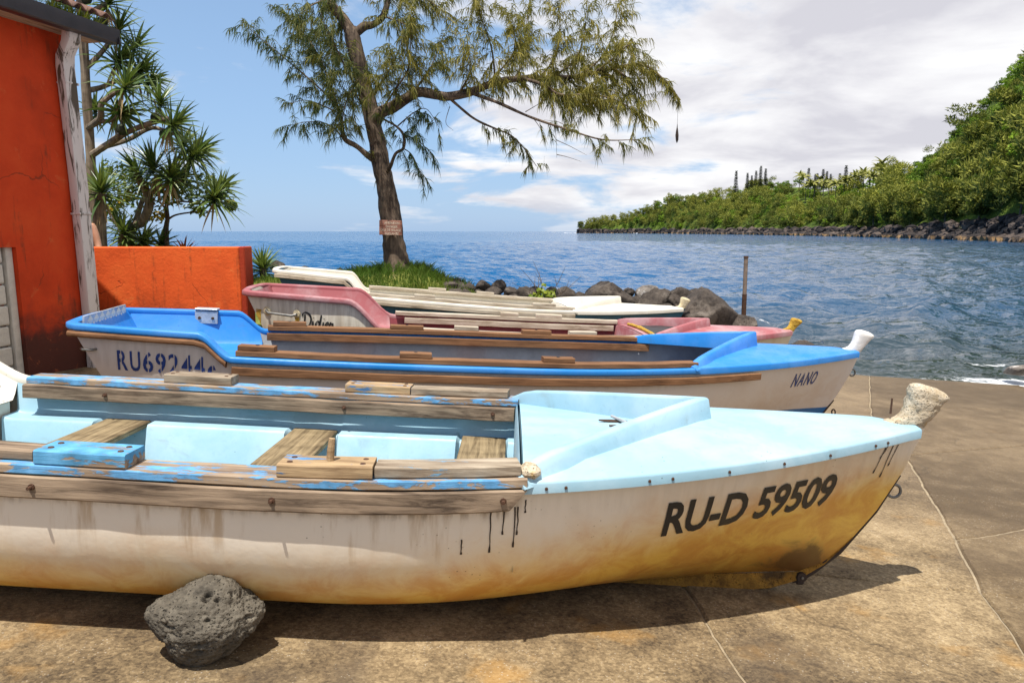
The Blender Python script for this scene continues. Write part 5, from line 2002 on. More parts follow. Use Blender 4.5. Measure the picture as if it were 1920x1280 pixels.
def boat_red():
    stern, bow = (-2.55, 7.0, slip_z(-2.55, 7.0) + 0.03), (3.02, 7.78, slip_z(3.02, 7.78) + 0.02)
    root, L = boat_root('fishing_boat', stern, bow, 'faded red boat with white stern lettered Didier')
    h = Hull(L, bm=0.74, bt=0.46, H=0.635, Hbow=0.755, rise=0.275, r0=0.92, r1=1.32)
    hull = m_hull('hull_cream_white', (0.68, 0.63, 0.52), L, 0.66, 0.9, (0.60, 0.42, 0.12), 0.35)
    mats = dict(hull=hull, deck=MT['pink'], liner=MT['maroon'], stern=MT['pink'], thwart=MT['wood_pale'], vh=(0.115, 0.05))
    zl = lambda x: h.z0(x) - 0.28
    common_parts(h, root, mats, [L * 0.42, L * 0.56], True, zl, 0.12, lip=0.055)
    h.rim(0.066, 0.055, yo=0.003, zo=-0.012).obj('red_rim', MT['pink'], root)
    xr = h.r1 + 0.02
    for side in (-1, 1):
        h.plank(xr, h.xd + 0.0, side, -0.040, 0.036, 0.095, 0.040, seed=side + 41).obj('gunwale_cap', MT['wood_pale'], root)
        h.plank(xr + 0.1, h.xd - 0.05, side, -0.095, -0.035, 0.030, 0.06, seed=side + 43).obj('inner_board', MT['wood_pale'], root)
    for side, lst in ((-1, ((1.9, 2.12), (2.98, 3.24))), (1, ((2.5, 2.7), (2.9, 3.2)))):
        for a, b_ in lst:
            h.plank(a, b_, side, -0.040, 0.076, 0.085, 0.036, seed=int(a * 9)).obj('thole_pad', MT['wood_pale'], root)
    # dark tarpaulin sagging in the hatch of the inner deck
    v, f = [], []
    nx, ny = 16, 20
    for i in range(nx + 1):
        for j in range(ny + 1):
            t = -0.62 + 1.24 * j / ny
            x0, x1 = h.xd + 0.10, min(h.vstart(t) - 0.06, h.xd + 0.62)
            x = x0 + (x1 - x0) * i / nx
            p = h.deck_pt(x, t, False, 0.03)
            e = min(i, nx - i) / nx * min(j, ny - j) / ny
            p.z += -0.006 + 0.006 * (1 - min(1, e * 30)) + 0.012 * mnoise.noise(Vector((x * 7, t * 4, 2.0)))
            v.append(p)
    for i in range(nx):
        for j in range(ny):
            f.append([i * (ny + 1) + j, (i + 1) * (ny + 1) + j, (i + 1) * (ny + 1) + j + 1, i * (ny + 1) + j + 1])
    add('hatch_tarpaulin', new_mesh('hatch_tarpaulin', v, f), MT['tarp'], root)
    m = MB()
    for j in range(13):
        t = -0.66 + 1.32 * j / 12
        p = h.deck_pt(h.xd + 0.075, t, False, 0.03)
        m.v.append(p)
    hm = MB().tube([p + Vector((0, 0, 0.004)) for p in m.v], 0.018, 8, True, 0.5)
    hm.obj('hatch_lip', MT['post_yellow'], root)
    # steel grab rail on the stern quarter
    P = lambda x, d, o: h.side_pt(x, d, -1, o)[0]
    gr = MB().tube([P(0.20, 0.150, 0.0), P(0.20, 0.150, 0.035), P(0.23, 0.165, 0.05), P(0.44, 0.175, 0.05), P(0.47, 0.165, 0.035), P(0.47, 0.165, 0.0)], 0.011, 9)
    go = gr.obj('grab_rail', MT['steel'], root)
    for x in (0.20, 0.47):
        MB().tube([P(x, 0.157, 0.001), P(x, 0.157, 0.010)], [0.045, 0.032], 12, True, 0.5, 3).obj('rail_flange', MT['post_cream'], go)
    # rust runs below the fittings
    for x, w in ((0.12, 0.05), (0.475, 0.045)):
        vv, ff = [], []
        for k in range(9):
            d = 0.15 + 0.20 * k / 8
            ww = w * (1 - 0.4 * k / 8) * (1 + 0.3 * mnoise.noise(Vector((k * 1.7, x * 9, 0))))
            vv += [P(x - ww / 2, d, 0.002), P(x + ww / 2, d, 0.002)]
            if k:
                ff.append([2 * k - 2, 2 * k - 1, 2 * k + 1, 2 * k])
        add('rust_run', new_mesh('rust_run', vv, ff), MT['post_yellow'], root)
    st = [
        [(0.10, 0.86), (0.085, 0.55), (0.06, 0.20), (0.02, 0.06)],
        [(-0.06, 0.72), (0.0, 0.92), (0.16, 0.98), (0.36, 0.86), (0.44, 0.58), (0.36, 0.26), (0.20, 0.07), (0.02, 0.05), (-0.06, 0.12), (0.02, 0.16), (0.14, 0.06)],
        [(0.56, 0.48), (0.53, 0.20), (0.56, 0.07), (0.66, 0.16)], [(0.585, 0.68), (0.60, 0.72)],
        [(0.90, 0.44), (0.80, 0.50), (0.71, 0.34), (0.71, 0.14), (0.78, 0.07), (0.88, 0.22), (0.97, 0.60), (1.02, 0.92)], [(0.97, 0.60), (0.92, 0.20), (0.95, 0.07), (1.04, 0.16)],
        [(1.14, 0.48), (1.11, 0.20), (1.14, 0.07), (1.24, 0.18)], [(1.165, 0.68), (1.18, 0.72)],
        [(1.26, 0.24), (1.38, 0.32), (1.40, 0.45), (1.33, 0.49), (1.27, 0.34), (1.27, 0.14), (1.34, 0.06), (1.46, 0.18)],
        [(1.46, 0.18), (1.54, 0.50), (1.56, 0.40), (1.66, 0.44), (1.64, 0.22), (1.66, 0.07), (1.76, 0.14)],
    ]
    k = 0.29 / 1.80
    me = strokes_mesh([[(x * k, y * k * 0.9) for x, y in s_] for s_ in st], 0.006, 0.019)
    # the name slopes down with the rail
    add('name_lettering', conform(me, lambda tx, ty: h.side_pt(0.53 + tx, 0.285 - ty + tx * 0.02, -1, 0.0035)[0]), MT['black'], root, label='black script name Didier')
    stem_post(h, MT['post_yellow'], root, 0.72, 0.006, 7, 0.1)
    h.band(0.06, 0.60, 0.013, 0.004).obj('stem_band', MT['darkhull'], root)
    me = text_mesh('05', 0.17, 0.004, 0.12, 1.0)
    add('registration_lettering', conform(me, sheer_map(h, L - 0.98, 0.29, -1, 0.003)), MT['black'], root)
    me = text_mesh('R', 0.15, 0.004, 0.12, 1.0)
    add('boxed_letter', conform(me, sheer_map(h, L - 0.595, 0.275, -1, 0.003)), MT['black'], root)
    fr = strokes_mesh([[(0, 0), (0.015, 0.15)], [(0.015, 0.15), (0.145, 0.15)], [(0.145, 0.15), (0.13, 0)], [(0.13, 0), (0, 0)]], 0.006, 0.006)
    add('letter_frame', conform(fr, sheer_map(h, L - 0.61, 0.285, -1, 0.003)), MT['black'], root)


def boat_teal():
    stern, bow = (-3.06, 9.3, 0.31), (2.40, 10.25, slip_z(2.40, 10.25))
    root, L = boat_root('fishing_boat', stern, bow, 'farthest boat, cream white deck over a teal blue hull')
    h = Hull(L, bm=0.73, bt=0.46, H=0.645, Hbow=0.775, rise=0.215, r0=0.86, r1=1.10)
    hull = m_plain('teal_hull_paint', (0.022, 0.105, 0.165), 0.5, 0.25, 4.0, 0.08)
    mats = dict(hull=hull, deck=MT['cream'], liner=MT['cream'], stern=MT['cream'], thwart=MT['wood_pale'], vh=(0.13, 0.04))
    zl = lambda x: h.z0(x) - 0.24
    common_parts(h, root, mats, [L * 0.40, L * 0.54], True, zl, 0.12, lip=0.05)
    h.rim(0.072, 0.052, yo=0.004, zo=-0.010).obj('cream_rim', MT['cream'], root)
    xr = h.r1 + 0.02
    for side in (-1, 1):
        h.plank(xr, h.xd, side, -0.040, 0.036, 0.10, 0.038, seed=side + 51).obj('gunwale_cap', MT['wood_pale'], root)
        h.plank(0.0, h.xd, side, 0.045, -0.055, 0.034, 0.045, seed=side + 53).obj('outer_rubbing_board', MT['wood_pale'], root)
    for side, lst in ((-1, ((1.7, 1.95), (3.2, 3.5))), (1, ((1.95, 2.2), (2.65, 2.9)))):
        for a, b_ in lst:
            h.plank(a, b_, side, -0.040, 0.074, 0.085, 0.034, seed=int(a * 9)).obj('thole_pad', MT['wood_pale'], root)
    stem_post(h, MT['post_cream'], root, 0.82, 0.005, 9, -0.1)
    # row of dark painted swallows on the stern quarter
    bird = [[(0, 0.02), (0.03, 0.035), (0.06, 0.02), (0.075, 0.0)], [(0.13, 0.05), (0.10, 0.03), (0.06, 0.02)], [(0.06, 0.02), (0.05, -0.02)]]
    for k in range(5):
        me = strokes_mesh(bird, 0.012, 0.022)
        add('painted_bird', conform(me, sheer_map(h, 0.16 + 0.17 * k, 0.185, -1, 0.003)), MT['black'], root)
    me = text_mesh('B', 0.16, 0.004, 0.12, 1.1)
    add('registration_lettering', conform(me, sheer_map(h, h.xd + 0.50, 0.22, -1, 0.003)), MT['black'], root)
    fr = strokes_mesh([[(0, 0), (0.015, 0.15)], [(0.015, 0.15), (0.145, 0.15)], [(0.145, 0.15), (0.13, 0)], [(0.13, 0), (0, 0)]], 0.007, 0.007)
    add('letter_frame', conform(fr, sheer_map(h, h.xd + 0.70, 0.22, -1, 0.003)), MT['black'], root)


boat_light_blue()
boat_bright_blue()
boat_red()
boat_teal()


# ------------------------------------------------------------------ orange house and garden wall
def build_house():
    C = Vector((-4.40, 7.5, 0))
    dw = Vector((-0.244, -0.970, 0))          # along the wall, towards the viewer
    nn = Vector((0.970, -0.244, 0))           # outward
    yaw = atan2(dw.y, dw.x)
    gz = slip_z(C.x, C.y) - 0.05
    root = empty('house', (C.x, C.y, gz), 'orange-red house corner with dark gutter and corrugated roof', 'house', rot=(0, 0, yaw))
    # local frame: +x along the wall towards the viewer, +y = outward to the right (nn) , z up
    sgn = 1.0 if Vector((-sin(yaw), cos(yaw), 0)).dot(nn) > 0 else -1.0
    Y = lambda v: v * sgn
    Hh = 3.30
    Hw = 3.345
    ox0, ox1, oz0, oz1 = 0.80, 1.90, 0.0, 1.30      # blocked-up doorway
    ux0, ux1, uz0, uz1 = 0.955, 1.80, 1.46, 2.00      # dark recess above it
    m = MB()
    t = 0.22

    def wall_box(x0, x1, z0, z1):
        m.box(((x0 + x1) / 2, Y(-t / 2), (z0 + z1) / 2), (x1 - x0, t, z1 - z0))
    wall_box(0, ox0, 0, Hw)
    wall_box(ox0, ox1, oz1, uz0)
    wall_box(ox0, ox1, uz1, Hw)
    wall_box(ox0, ux0, uz0, uz1)
    wall_box(ux1, ox1, uz0, uz1)
    wall_box(ox1, 7.0, 0, Hw)
    m.obj('wall', MT['orange'], root, smooth=False)
    g = MB()
    g.box((0.11, Y(-2.6), Hh / 2), (0.215, 4.75, Hh - 0.01))
    g.obj('gable_wall', MT['orange'], root, smooth=False)
    r = MB()
    r.box(((ux0 + ux1) / 2, Y(-0.19), (uz0 + uz1) / 2), (ux1 - ux0, 0.02, uz1 - uz0))
    r.obj('recess_panel', MT['redend'], root, smooth=False)
    # whitewashed blocks filling the doorway, and the pale jamb
    jm = MB()
    jm.box((ox0 + 0.035, Y(-0.09), 0.68), (0.07, 0.09, 1.36), ch=0.006)
    jm.obj('door_jamb', MT['whiteblock'], root)
    rs = random.Random(3)
    for k in range(7):
        bm_ = MB()
        bm_.box((0, 0, 0), (0.96, 0.10, 0.178), ch=0.012)
        bm_.obj('block', MT['whiteblock'], root, loc=(ox0 + 0.565 + rs.uniform(-0.004, 0.004), Y(-0.115 + rs.uniform(-0.006, 0.006)), 0.095 + k * 0.192))
    # roof: corrugated sheet sloping up away from the eave
    v, f = [], []
    nx, ny = 260, 8
    x0, x1 = -0.22, 6.5
    for i in range(nx + 1):
        x = x0 + (x1 - x0) * i / nx
        for j in range(ny + 1):
            d = j / ny
            y = 0.37 - 3.3 * d
            z = Hh + 0.245 + 3.2 * d * 0.36 + 0.026 * sin(2 * pi * x / 0.165)
            v.append((x, Y(y), z))
    for i in range(nx):
        for j in range(ny):
            f.append([i * (ny + 1) + j, (i + 1) * (ny + 1) + j, (i + 1) * (ny + 1) + j + 1, i * (ny + 1) + j + 1])
    me = new_mesh('roof', v, f, True, 60)
    ro = add('roof', me, MT['roof'], root)
    sm = ro.modifiers.new('thickness', 'SOLIDIFY')
    sm.thickness = 0.012
    # gutter: moulded box profile hung along the eave
    prof = [(0.0, 0.0), (0.085, 0.0), (0.10, 0.012), (0.112, 0.05), (0.128, 0.085), (0.135, 0.135), (0.120, 0.140), (0.112, 0.095), (0.095, 0.05), (0.085, 0.020), (0.012, 0.020), (0.012, 0.130), (0.0, 0.130)]
    gm = MB()
    xs = np.linspace(-0.27, 6.6, 12)
    gm.sweep([Vector((x, 0, 0)) for x in xs], [(Vector((0, Y(1), 0)), Vector((0, 0, 1)))] * len(xs), [(a + 0.245, b + Hh + 0.02) for a, b in prof])
    go = gm.obj('gutter', MT['gutter'], root, True, 30)
    ec = MB()
    ec.box((-0.275, Y(0.308), Hh + 0.085), (0.012, 0.13, 0.135), ch=0.004)
    ec.obj('gutter_end', MT['gutter'], go)
    so = MB()
    so.box((3.2, Y(0.13), Hh + 0.052), (6.9, 0.255, 0.018))
    so.obj('soffit_board', MT['wood_pale'], root, smooth=False)
    # weeds growing in the gutter
    rs2 = np.random.RandomState(8)
    tr, tt = [], []
    for k in range(260):
        x = rs2.choice([0.30, 0.42, 0.05]) + rs2.normal(0, 0.09)
        p = np.array([x, Y(0.30) + rs2.normal(0, 0.02), Hh + 0.12])
        d = np.array([rs2.normal(0, 0.5), rs2.normal(0, 0.4), 1.0])
        d = d / np.linalg.norm(d) * rs2.uniform(0.06, 0.17)
        s_ = np.cross(d, [rs2.normal(), rs2.normal(), 0.2])
        s_ = s_ / np.linalg.norm(s_) * 0.010
        tr.append([p + d * 0.3 - s_, p + d * 0.3 + s_, p + d])
        tt.append(rs2.uniform(0.2, 1.0))
    add('weeds', tri_mesh('weeds', np.array(tr), MT['broad'], np.array(tt)), None, root, kind='stuff')
    # downpipe with swan neck
    dp = MB()
    w = 0.105
    path = [(0.17, 0.22, Hh + 0.04), (0.17, 0.20, Hh - 0.05), (0.15, 0.10, Hh - 0.17), (0.13, 0.070, Hh - 0.27), (0.09, 0.065, 1.9), (0.07, 0.065, 0.0)]
    pts = [Vector((a, Y(b), c)) for a, b, c in path]
    dp.sweep(pts, [(Vector((1, 0, 0)), Vector((0, Y(1), 0)))] * len(pts), rrect(w * 1.35, w, 0.016, 3))
    dpo = dp.obj('downpipe', MT['pipe'], root, True, 40)
    for z in (Hh - 0.42, 1.62, 0.5):
        b = MB()
        b.box((0.11 if z > 2 else (0.088 if z > 1 else 0.075), Y(0.066), z), (w * 1.35 + 0.014, w + 0.014, 0.022), ch=0.004)
        b.obj('pipe_bracket', MT['pipe'], dpo)


def build_garden_wall():
    y0, y1 = 9.0, 9.26
    x0, x1 = -5.7, -3.32
    zb, zt = -0.05, at(455, 463, 9.0).z
    root = empty('garden_wall', ((x0 + x1) / 2, (y0 + y1) / 2, zb), 'low orange rendered wall behind the sterns of the boats', 'wall')
    cx, cy = (x0 + x1) / 2, (y0 + y1) / 2
    m = MB()
    m.box((0 - 0.035, 0, (zt - zb) / 2), (x1 - x0 - 0.07, y1 - y0, zt - zb), ch=0.012)
    m.obj('wall_body', MT['orange2'], root, True, 30)
    e = MB()
    e.box(((x1 - x0) / 2 - 0.034, 0, (zt - zb) / 2 + 0.004), (0.07, y1 - y0 + 0.012, zt - zb), ch=0.012)
    e.obj('wall_end', MT['redend'], root, True, 30)


# ------------------------------------------------------------------ vegetation
def strap_leaf(tris, tint, base, d, up, length, width, droop, t, rs, segs=4, fold=0.35):
    """V-folded strap leaf as triangles"""
    side = d.cross(up)
    if side.length < 1e-3:
        side = d.orthogonal()
    side.normalize()
    p = base.copy()
    prev = None
    dd = d.copy()
    for k in range(segs + 1):
        a = k / segs
        w = width * (1 - a ** 1.6) * (0.75 + 0.5 * min(1, a * 4))
        nrm = side.cross(dd).normalized()
        L_, C_, R_ = p - side * w / 2 + nrm * w * fold * 0.5, p.copy(), p + side * w / 2 + nrm * w * fold * 0.5
        if prev:
            l0, c0, r0 = prev
            if k == segs:
                tris += [(l0, c0, C_), (c0, r0, C_)]
                tint += [t, t]
            else:
                tris += [(l0, c0, C_), (l0, C_, L_), (c0, r0, R_), (c0, R_, C_)]
                tint += [t] * 4
        prev = (L_, C_, R_)
        dd = (dd + Vector((0, 0, -droop / segs * (0.4 + 1.4 * a)))).normalized()
        p = p + dd * (length / segs)


def rosette(center, axis, n, length, rs, dead=0.12, spread=1.0, width=0.045):
    """pandanus head: spiralling strap leaves; returns green tris/tints and dead tris/tints (local to centre)"""
    g, gt, dd, dt = [], [], [], []
    axis = axis.normalized()
    A = axis.orthogonal().normalized()
    B = axis.cross(A)
    for k in range(n):
        ph = k * 2.39996 + rs.uniform(-0.2, 0.2)
        e = (k + 0.5) / n
        th = radians(8 + 92 * spread * e ** 0.8) + rs.uniform(-0.1, 0.1)
        d = axis * cos(th) + (A * cos(ph) + B * sin(ph)) * sin(th)
        ln = length * rs.uniform(0.75, 1.12) * (0.8 + 0.35 * e)
        strap_leaf(g, gt, axis * (-0.10 * e), d, axis, ln, width * rs.uniform(0.8, 1.2), 0.22 + 0.55 * e * rs.uniform(0.5, 1.4), min(1, max(0, 0.35 + rs.uniform(-0.3, 0.35))), rs)
    for k in range(int(n * dead)):
        ph = rs.uniform(0, 6.28)
        d = (A * cos(ph) + B * sin(ph)) * 0.5 + Vector((0, 0, -1))
        strap_leaf(dd, dt, axis * -0.12, d.normalized(), axis, length * rs.uniform(0.6, 0.95), width * 0.8, 0.5, rs.random(), rs)
    return g, gt, dd, dt


def tarr(t):
    return np.array([[tuple(p) for p in q] for q in t], dtype=np.float32)


def build_pandanus():
    rs = random.Random(21)
    Y0 = 11.4

    def tree(name, label, trunks, heads, fruits):
        b0 = trunks[0]
        root = empty(name, b0, label, 'tree')
        o = Vector(b0)
        for path, r0, r1 in trunks_iter(trunks):
            pts = [Vector(p[:3]) for p in spline(path, 4 * len(path))]
            n = len(pts)
            MB().tube([p - o for p in pts], [r0 + (r1 - r0) * k / (n - 1) for k in range(n)], 9, True, 0.14, 5).obj('trunk' if r0 > 0.06 else 'branch', MT['pbark'], root)
        for c, ax, n, ln in heads:
            g, gt, dd, dt = rosette(c, ax, n, ln, rs, dead=rs.choice([0.08, 0.2, 0.35]))
            ob = add('leaf_rosette', tri_mesh('leaf_rosette', tarr(g), MT['pand'], np.array(gt)), None, root, loc=c - o)
            if dd:
                add('dead_leaves', tri_mesh('dead_leaves', tarr(dd), MT['dead'], np.array(dt)), None, ob)
        for c in fruits:
            fm = rock_mesh('fruit', 3, 3, 0.05, 3.0, (0.075, 0.075, 0.085))
            add('fruit', fm, MT['fruit'], root, loc=c - o)
            MB().tube([c - o + Vector((0, 0, 0.07)), c - o + Vector((0.02, 0, 0.16)), c - o + Vector((0.0, 0, 0.26))], 0.008, 6).obj('fruit_stalk', MT['pbark'], root)

    def trunks_iter(tr):
        for t in tr[1]:
            yield t
    P = lambda u, v, dy=0.0: at(u, v, Y0 + dy)
    ax = lambda x, z, y=-0.25: Vector((x, y, z))
    # tall tree by the downpipe
    base = P(178, 470, 0.0)
    base.z = 0.55
    T = [([tuple(base), tuple(P(176, 400)), tuple(P(170, 290)), tuple(P(163, 190)), tuple(P(158, 100)), tuple(P(152, 20)), tuple(P(150, -60))], 0.080, 0.055),
         ([tuple(P(170, 292)), tuple(P(196, 275, -0.2)), tuple(P(235, 250, -0.3)), tuple(P(280, 232, -0.3)), tuple(P(316, 222, -0.3))], 0.055, 0.035),
         ([tuple(P(196, 275, -0.2)), tuple(P(240, 262, 0.1)), tuple(P(285, 240, 0.2)), tuple(P(325, 252, 0.2))], 0.040, 0.028),
         ([tuple(P(165, 240)), tuple(P(188, 222, -0.4)), tuple(P(190, 196, -0.5)), tuple(P(212, 176, -0.5)), tuple(P(232, 168, -0.5))], 0.050, 0.032),
         ([tuple(P(163, 170)), tuple(P(190, 164, 0.2)), tuple(P(222, 150, 0.3))], 0.045, 0.03),
         ([tuple(P(188, 228, -0.4)), tuple(P(208, 226, -0.4)), tuple(P(225, 218, -0.4))], 0.035, 0.025),
         ([tuple(P(158, 130)), tuple(P(180, 110, 0.1)), tuple(P(205, 80, 0.2)), tuple(P(218, 60, 0.2))], 0.045, 0.03),
         ([tuple(P(153, 30)), tuple(P(175, 20)), tuple(P(200, 6))], 0.04, 0.03)]
    H = [(P(236, 160, -0.5), ax(0.6, 0.8), 46, 0.56), (P(228, 212, -0.4), ax(0.6, -0.1), 36, 0.50), (P(224, 112, 0.2), ax(0.7, 0.7), 46, 0.58), (P(222, 55, 0.2), ax(0.4, 0.9), 44, 0.55), (P(262, 132, 0.4), ax(0.7, 0.5), 42, 0.52),
         (P(300, 190, -0.1), ax(0.1, 1.0), 44, 0.52), (P(326, 232, -0.3), ax(0.9, 0.4), 46, 0.52), (P(178, 205, 0.3), ax(0.1, 0.6), 34, 0.45), (P(205, 2), ax(0.4, 0.9), 44, 0.55), (P(150, -60), ax(0, 1), 50, 0.6),
         (P(285, 150, 0.5), ax(0.9, 0.3), 38, 0.45), (P(130, 10, 0.2), ax(-0.4, 0.9), 40, 0.55), (P(255, 85, 0.5), ax(0.6, 0.7), 36, 0.50)]
    tree('pandanus_tree', 'tall screw pine with long branches rising behind the downpipe', (tuple(base), T), H, [P(228, 243, -0.4), P(292, 222, -0.3), P(190, 43), P(162, -2), P(308, 252, 0.1)])
    # leaning tree over the garden wall
    base = P(238, 470, 0.5)
    base.z = 0.55
    T = [([tuple(base), tuple(P(245, 440, 0.5)), tuple(P(268, 415, 0.4)), tuple(P(280, 385, 0.3)), tuple(P(276, 362, 0.3)), tuple(P(262, 340, 0.2)), tuple(P(256, 325, 0.2))], 0.085, 0.055),
         ([tuple(P(276, 362, 0.3)), tuple(P(292, 356, 0.2)), tuple(P(318, 345, 0.0)), tuple(P(340, 338, 0.0))], 0.050, 0.035),
         ([tuple(P(245, 440, 0.5)), tuple(P(256, 410, 0.7)), tuple(P(264, 385, 0.7)), tuple(P(270, 370, 0.8))], 0.05, 0.035)]
    H = [(P(288, 312, 0.0), ax(-0.1, 1.0), 62, 0.62), (P(322, 330, -0.1), ax(0.3, 1.0), 56, 0.56), (P(256, 318, 0.2), ax(-0.5, 0.9), 48, 0.50), (P(362, 290, 0.2), ax(0.7, 0.8), 50, 0.52), (P(375, 282, 0.4), ax(0.9, 0.35), 44, 0.50), (P(345, 268, 0.5), ax(0.4, 0.9), 40, 0.46),
         (P(403, 368, 0.0), ax(0.35, 0.95), 58, 0.56), (P(418, 350, 0.2), ax(0.8, 0.6), 36, 0.44), (P(335, 335, 0.4), ax(0.5, 0.2), 36, 0.42)]
    tree('pandanus_tree', 'leaning screw pine with dense spiky heads above the garden wall', (tuple(base), T), H, [])
    base = P(186, 470, -0.6)
    base.z = 0.5
    T = [([tuple(base), tuple(P(186, 420, -0.6)), tuple(P(188, 385, -0.6)), tuple(P(190, 362, -0.6))], 0.10, 0.075)]
    tree('pandanus_tree', 'short screw pine with one dark head next to the downpipe', (tuple(base), T), [(P(190, 358, -0.6), ax(0.15, 1.0), 66, 0.62)], [])
    base = P(226, 478, 0.2)
    base.z = 0.6
    T = [([tuple(base), tuple(P(228, 460, 0.2)), tuple(P(232, 440, 0.2))], 0.07, 0.05)]
    tree('pandanus_tree', 'low dark screw pine seedling cluster just above the wall top', (tuple(base), T), [(P(232, 436, 0.2), ax(0.1, 1.0), 50, 0.48), (P(268, 452, 0.3), ax(0.5, 0.7), 46, 0.46), (P(302, 456, 0.6), ax(0.5, 0.7), 40, 0.42), (P(222, 418, 0.5), ax(-0.2, 1.0), 36, 0.42)], [])
    # the stemless one on the grass
    c = at(492, 494, 12.3)
    c.z = ground_z(c.x, c.y) + 0.03
    root = empty('pandanus_plant', c, 'young stemless screw pine on the grass between wall and tree', 'plant')
    g, gt, dd, dt = rosette(Vector((0, 0, 0.16)), Vector((0, -0.1, 1)), 62, 0.56, rs, 0.08, 0.95, 0.05)
    add('leaf_rosette', tri_mesh('leaf_rosette', tarr(g), MT['pand'], np.array(gt)), None, root, loc=(0, 0, 0.16))
    MB().tube([(0, 0, -0.05), (0, 0, 0.16)], [0.06, 0.05], 9).obj('stem', MT['pbark'], root)


def leaf_cloud(centres, n, size, rs, tlo=0.0, thi=1.0):
    tr, tt = [], []
    for (c, r) in centres:
        for _ in range(n):
            q = Vector((rs.gauss(0, 1), rs.gauss(0, 1), rs.gauss(0, 1)))
            q = q.normalized() * r * rs.random() ** 0.4
            p = Vector(c) + q
            d = Vector((rs.gauss(0, 1), rs.gauss(0, 1), rs.gauss(0, 0.5))).normalized()
            s_ = d.orthogonal().normalized() * size * 0.34 * rs.uniform(0.7, 1.2)
            l = d * size * rs.uniform(0.7, 1.3)
            m_ = p + l * 0.5
            tip = p + l + Vector((0, 0, -0.2 * size))
            tr += [(p, m_ + s_, tip), (p, tip, m_ - s_)]
            t = tlo + (thi - tlo) * rs.random()
            tt += [t, t]
    return tr, tt


def build_shrub():
    rs = random.Random(77)
    base = at(313, 470, 12.0)
    base.z = 0.6
    root = empty('almond_shrub', base, 'spreading yellow-green broadleaf shrub with thin dark trunk behind the wall', 'shrub')
    P = lambda u, v, dy=0.0: at(u, v, 12.0 + dy) - base
    for path, r in ((((313, 470), (312, 440), (314, 410), (312, 380), (313, 350)), 0.05), (((314, 412), (330, 403), (360, 398), (385, 396), (405, 398)), 0.018), (((312, 385), (335, 378), (365, 380), (395, 385)), 0.022), (((313, 395), (300, 380), (280, 372)), 0.02), (((314, 372), (340, 350), (365, 340)), 0.02)):
        pts = [P(*q) for q in path]
        if path[0][1] == 470:
            pts[0] = Vector((0, 0, -0.1))
        MB().tube([Vector(p) for p in spline([tuple(p) for p in pts], 14)], [r * (1 - 0.6 * k / 13) for k in range(14)], 7, True, 0.1).obj('trunk' if r > 0.04 else 'branch', MT['bark'], root)
    cs = []
    for u, v, r in ((205, 320, .20), (225, 330, .24), (250, 350, .25), (275, 340, .26), (300, 350, .26), (330, 360, .26), (355, 345, .22), (380, 338, .2), (390, 375, .2), (420, 372, .16), (435, 385, .10), (350, 372, .2), (215, 365, .24), (240, 378, .22), (205, 385, .2), (265, 365, .22), (310, 335, .22), (372, 392, .12), (300, 372, .2)):
        cs.append((tuple(P(u, v, rs.uniform(-0.4, 0.4))), r))
    tr, tt = leaf_cloud(cs, 62, 0.085, rs)
    add('crown', tri_mesh('crown', tarr(tr), MT['broad'], np.array(tt)), None, root)
    cs = [(tuple(P(u, v, 0.2)), r) for u, v, r in ((245, 362, .12), (232, 372, .1), (290, 408, .16), (303, 400, .10), (207, 392, .1), (275, 345, .1), (430, 378, .05), (262, 450, .12))]
    tr, tt = leaf_cloud(cs, 46, 0.075, rs)
    add('yellowing_leaves', tri_mesh('yellowing_leaves', tarr(tr), m_leaf('yellow_leaf', (0.42, 0.25, 0.015), (0.55, 0.38, 0.03), 0.5, 0.35), np.array(tt)), None, root)
    # dark undergrowth and the red-leaved plant
    b2 = at(345, 462, 11.2)
    r2 = empty('cordyline_plant', (b2.x, b2.y, 0.75), 'low dark red leafy plant showing above the garden wall', 'plant')
    g, gt, dd, dt = rosette(Vector((0, 0, 0)), Vector((0, 0, 1)), 40, 0.34, rs, 0, 1.0, 0.05)
    add('leaf_rosette', tri_mesh('leaf_rosette', tarr(g), MT['redleaf'], np.array(gt)), None, r2, loc=(0, 0, b2.z - 0.75 - 0.10))
    MB().tube([(0, 0, -0.1), (0, 0, b2.z - 0.85)], 0.03, 7).obj('stem', MT['bark'], r2)
    # bare twigs and a bright green sprout among the boulders
    b3 = at(1018, 560, 11.0)
    r3 = empty('sprouting_shrub', (b3.x, b3.y, b3.z - 0.12), 'bare-twigged shrub with bright green leaves among the boulders', 'shrub')
    for (u, v, k) in ((975, 502, .0), (1000, 490, .1), (1060, 500, -.1), (1090, 518, .1), (1012, 510, 0.2), (1075, 535, 0), (960, 530, 0.1)):
        q = at(u, v, 11.0 + k) - b3 + Vector((0, 0, 0.12))
        mid = q * 0.5 + Vector((rs.uniform(-.06, .06), 0, 0.03))
        MB().tube([Vector(p) for p in spline([(0, 0, 0), tuple(mid), tuple(q)], 8)], [0.008 * (1 - 0.75 * i / 7) for i in range(8)], 5).obj('twig', MT['bark'], r3)
        q2 = mid + Vector((rs.uniform(-.15, .15), 0, 0.14))
        MB().tube([mid, q2], [0.005, 0.002], 5).obj('twig', MT['bark'], r3)
    tr, tt = leaf_cloud([((0.0, 0, 0.22), 0.14), ((-0.10, 0, 0.12), 0.09), ((0.1, 0, 0.13), 0.10), ((0.38, -0.1, -0.02), 0.10), ((-0.35, -0.1, -0.02), 0.08), ((-0.62, -0.1, 0.02), .07)], 44, 0.095, rs, 0.2, 0.7)
    add('crown', tri_mesh('crown', tarr(tr), MT['broad'], np.array(tt)), None, r3)


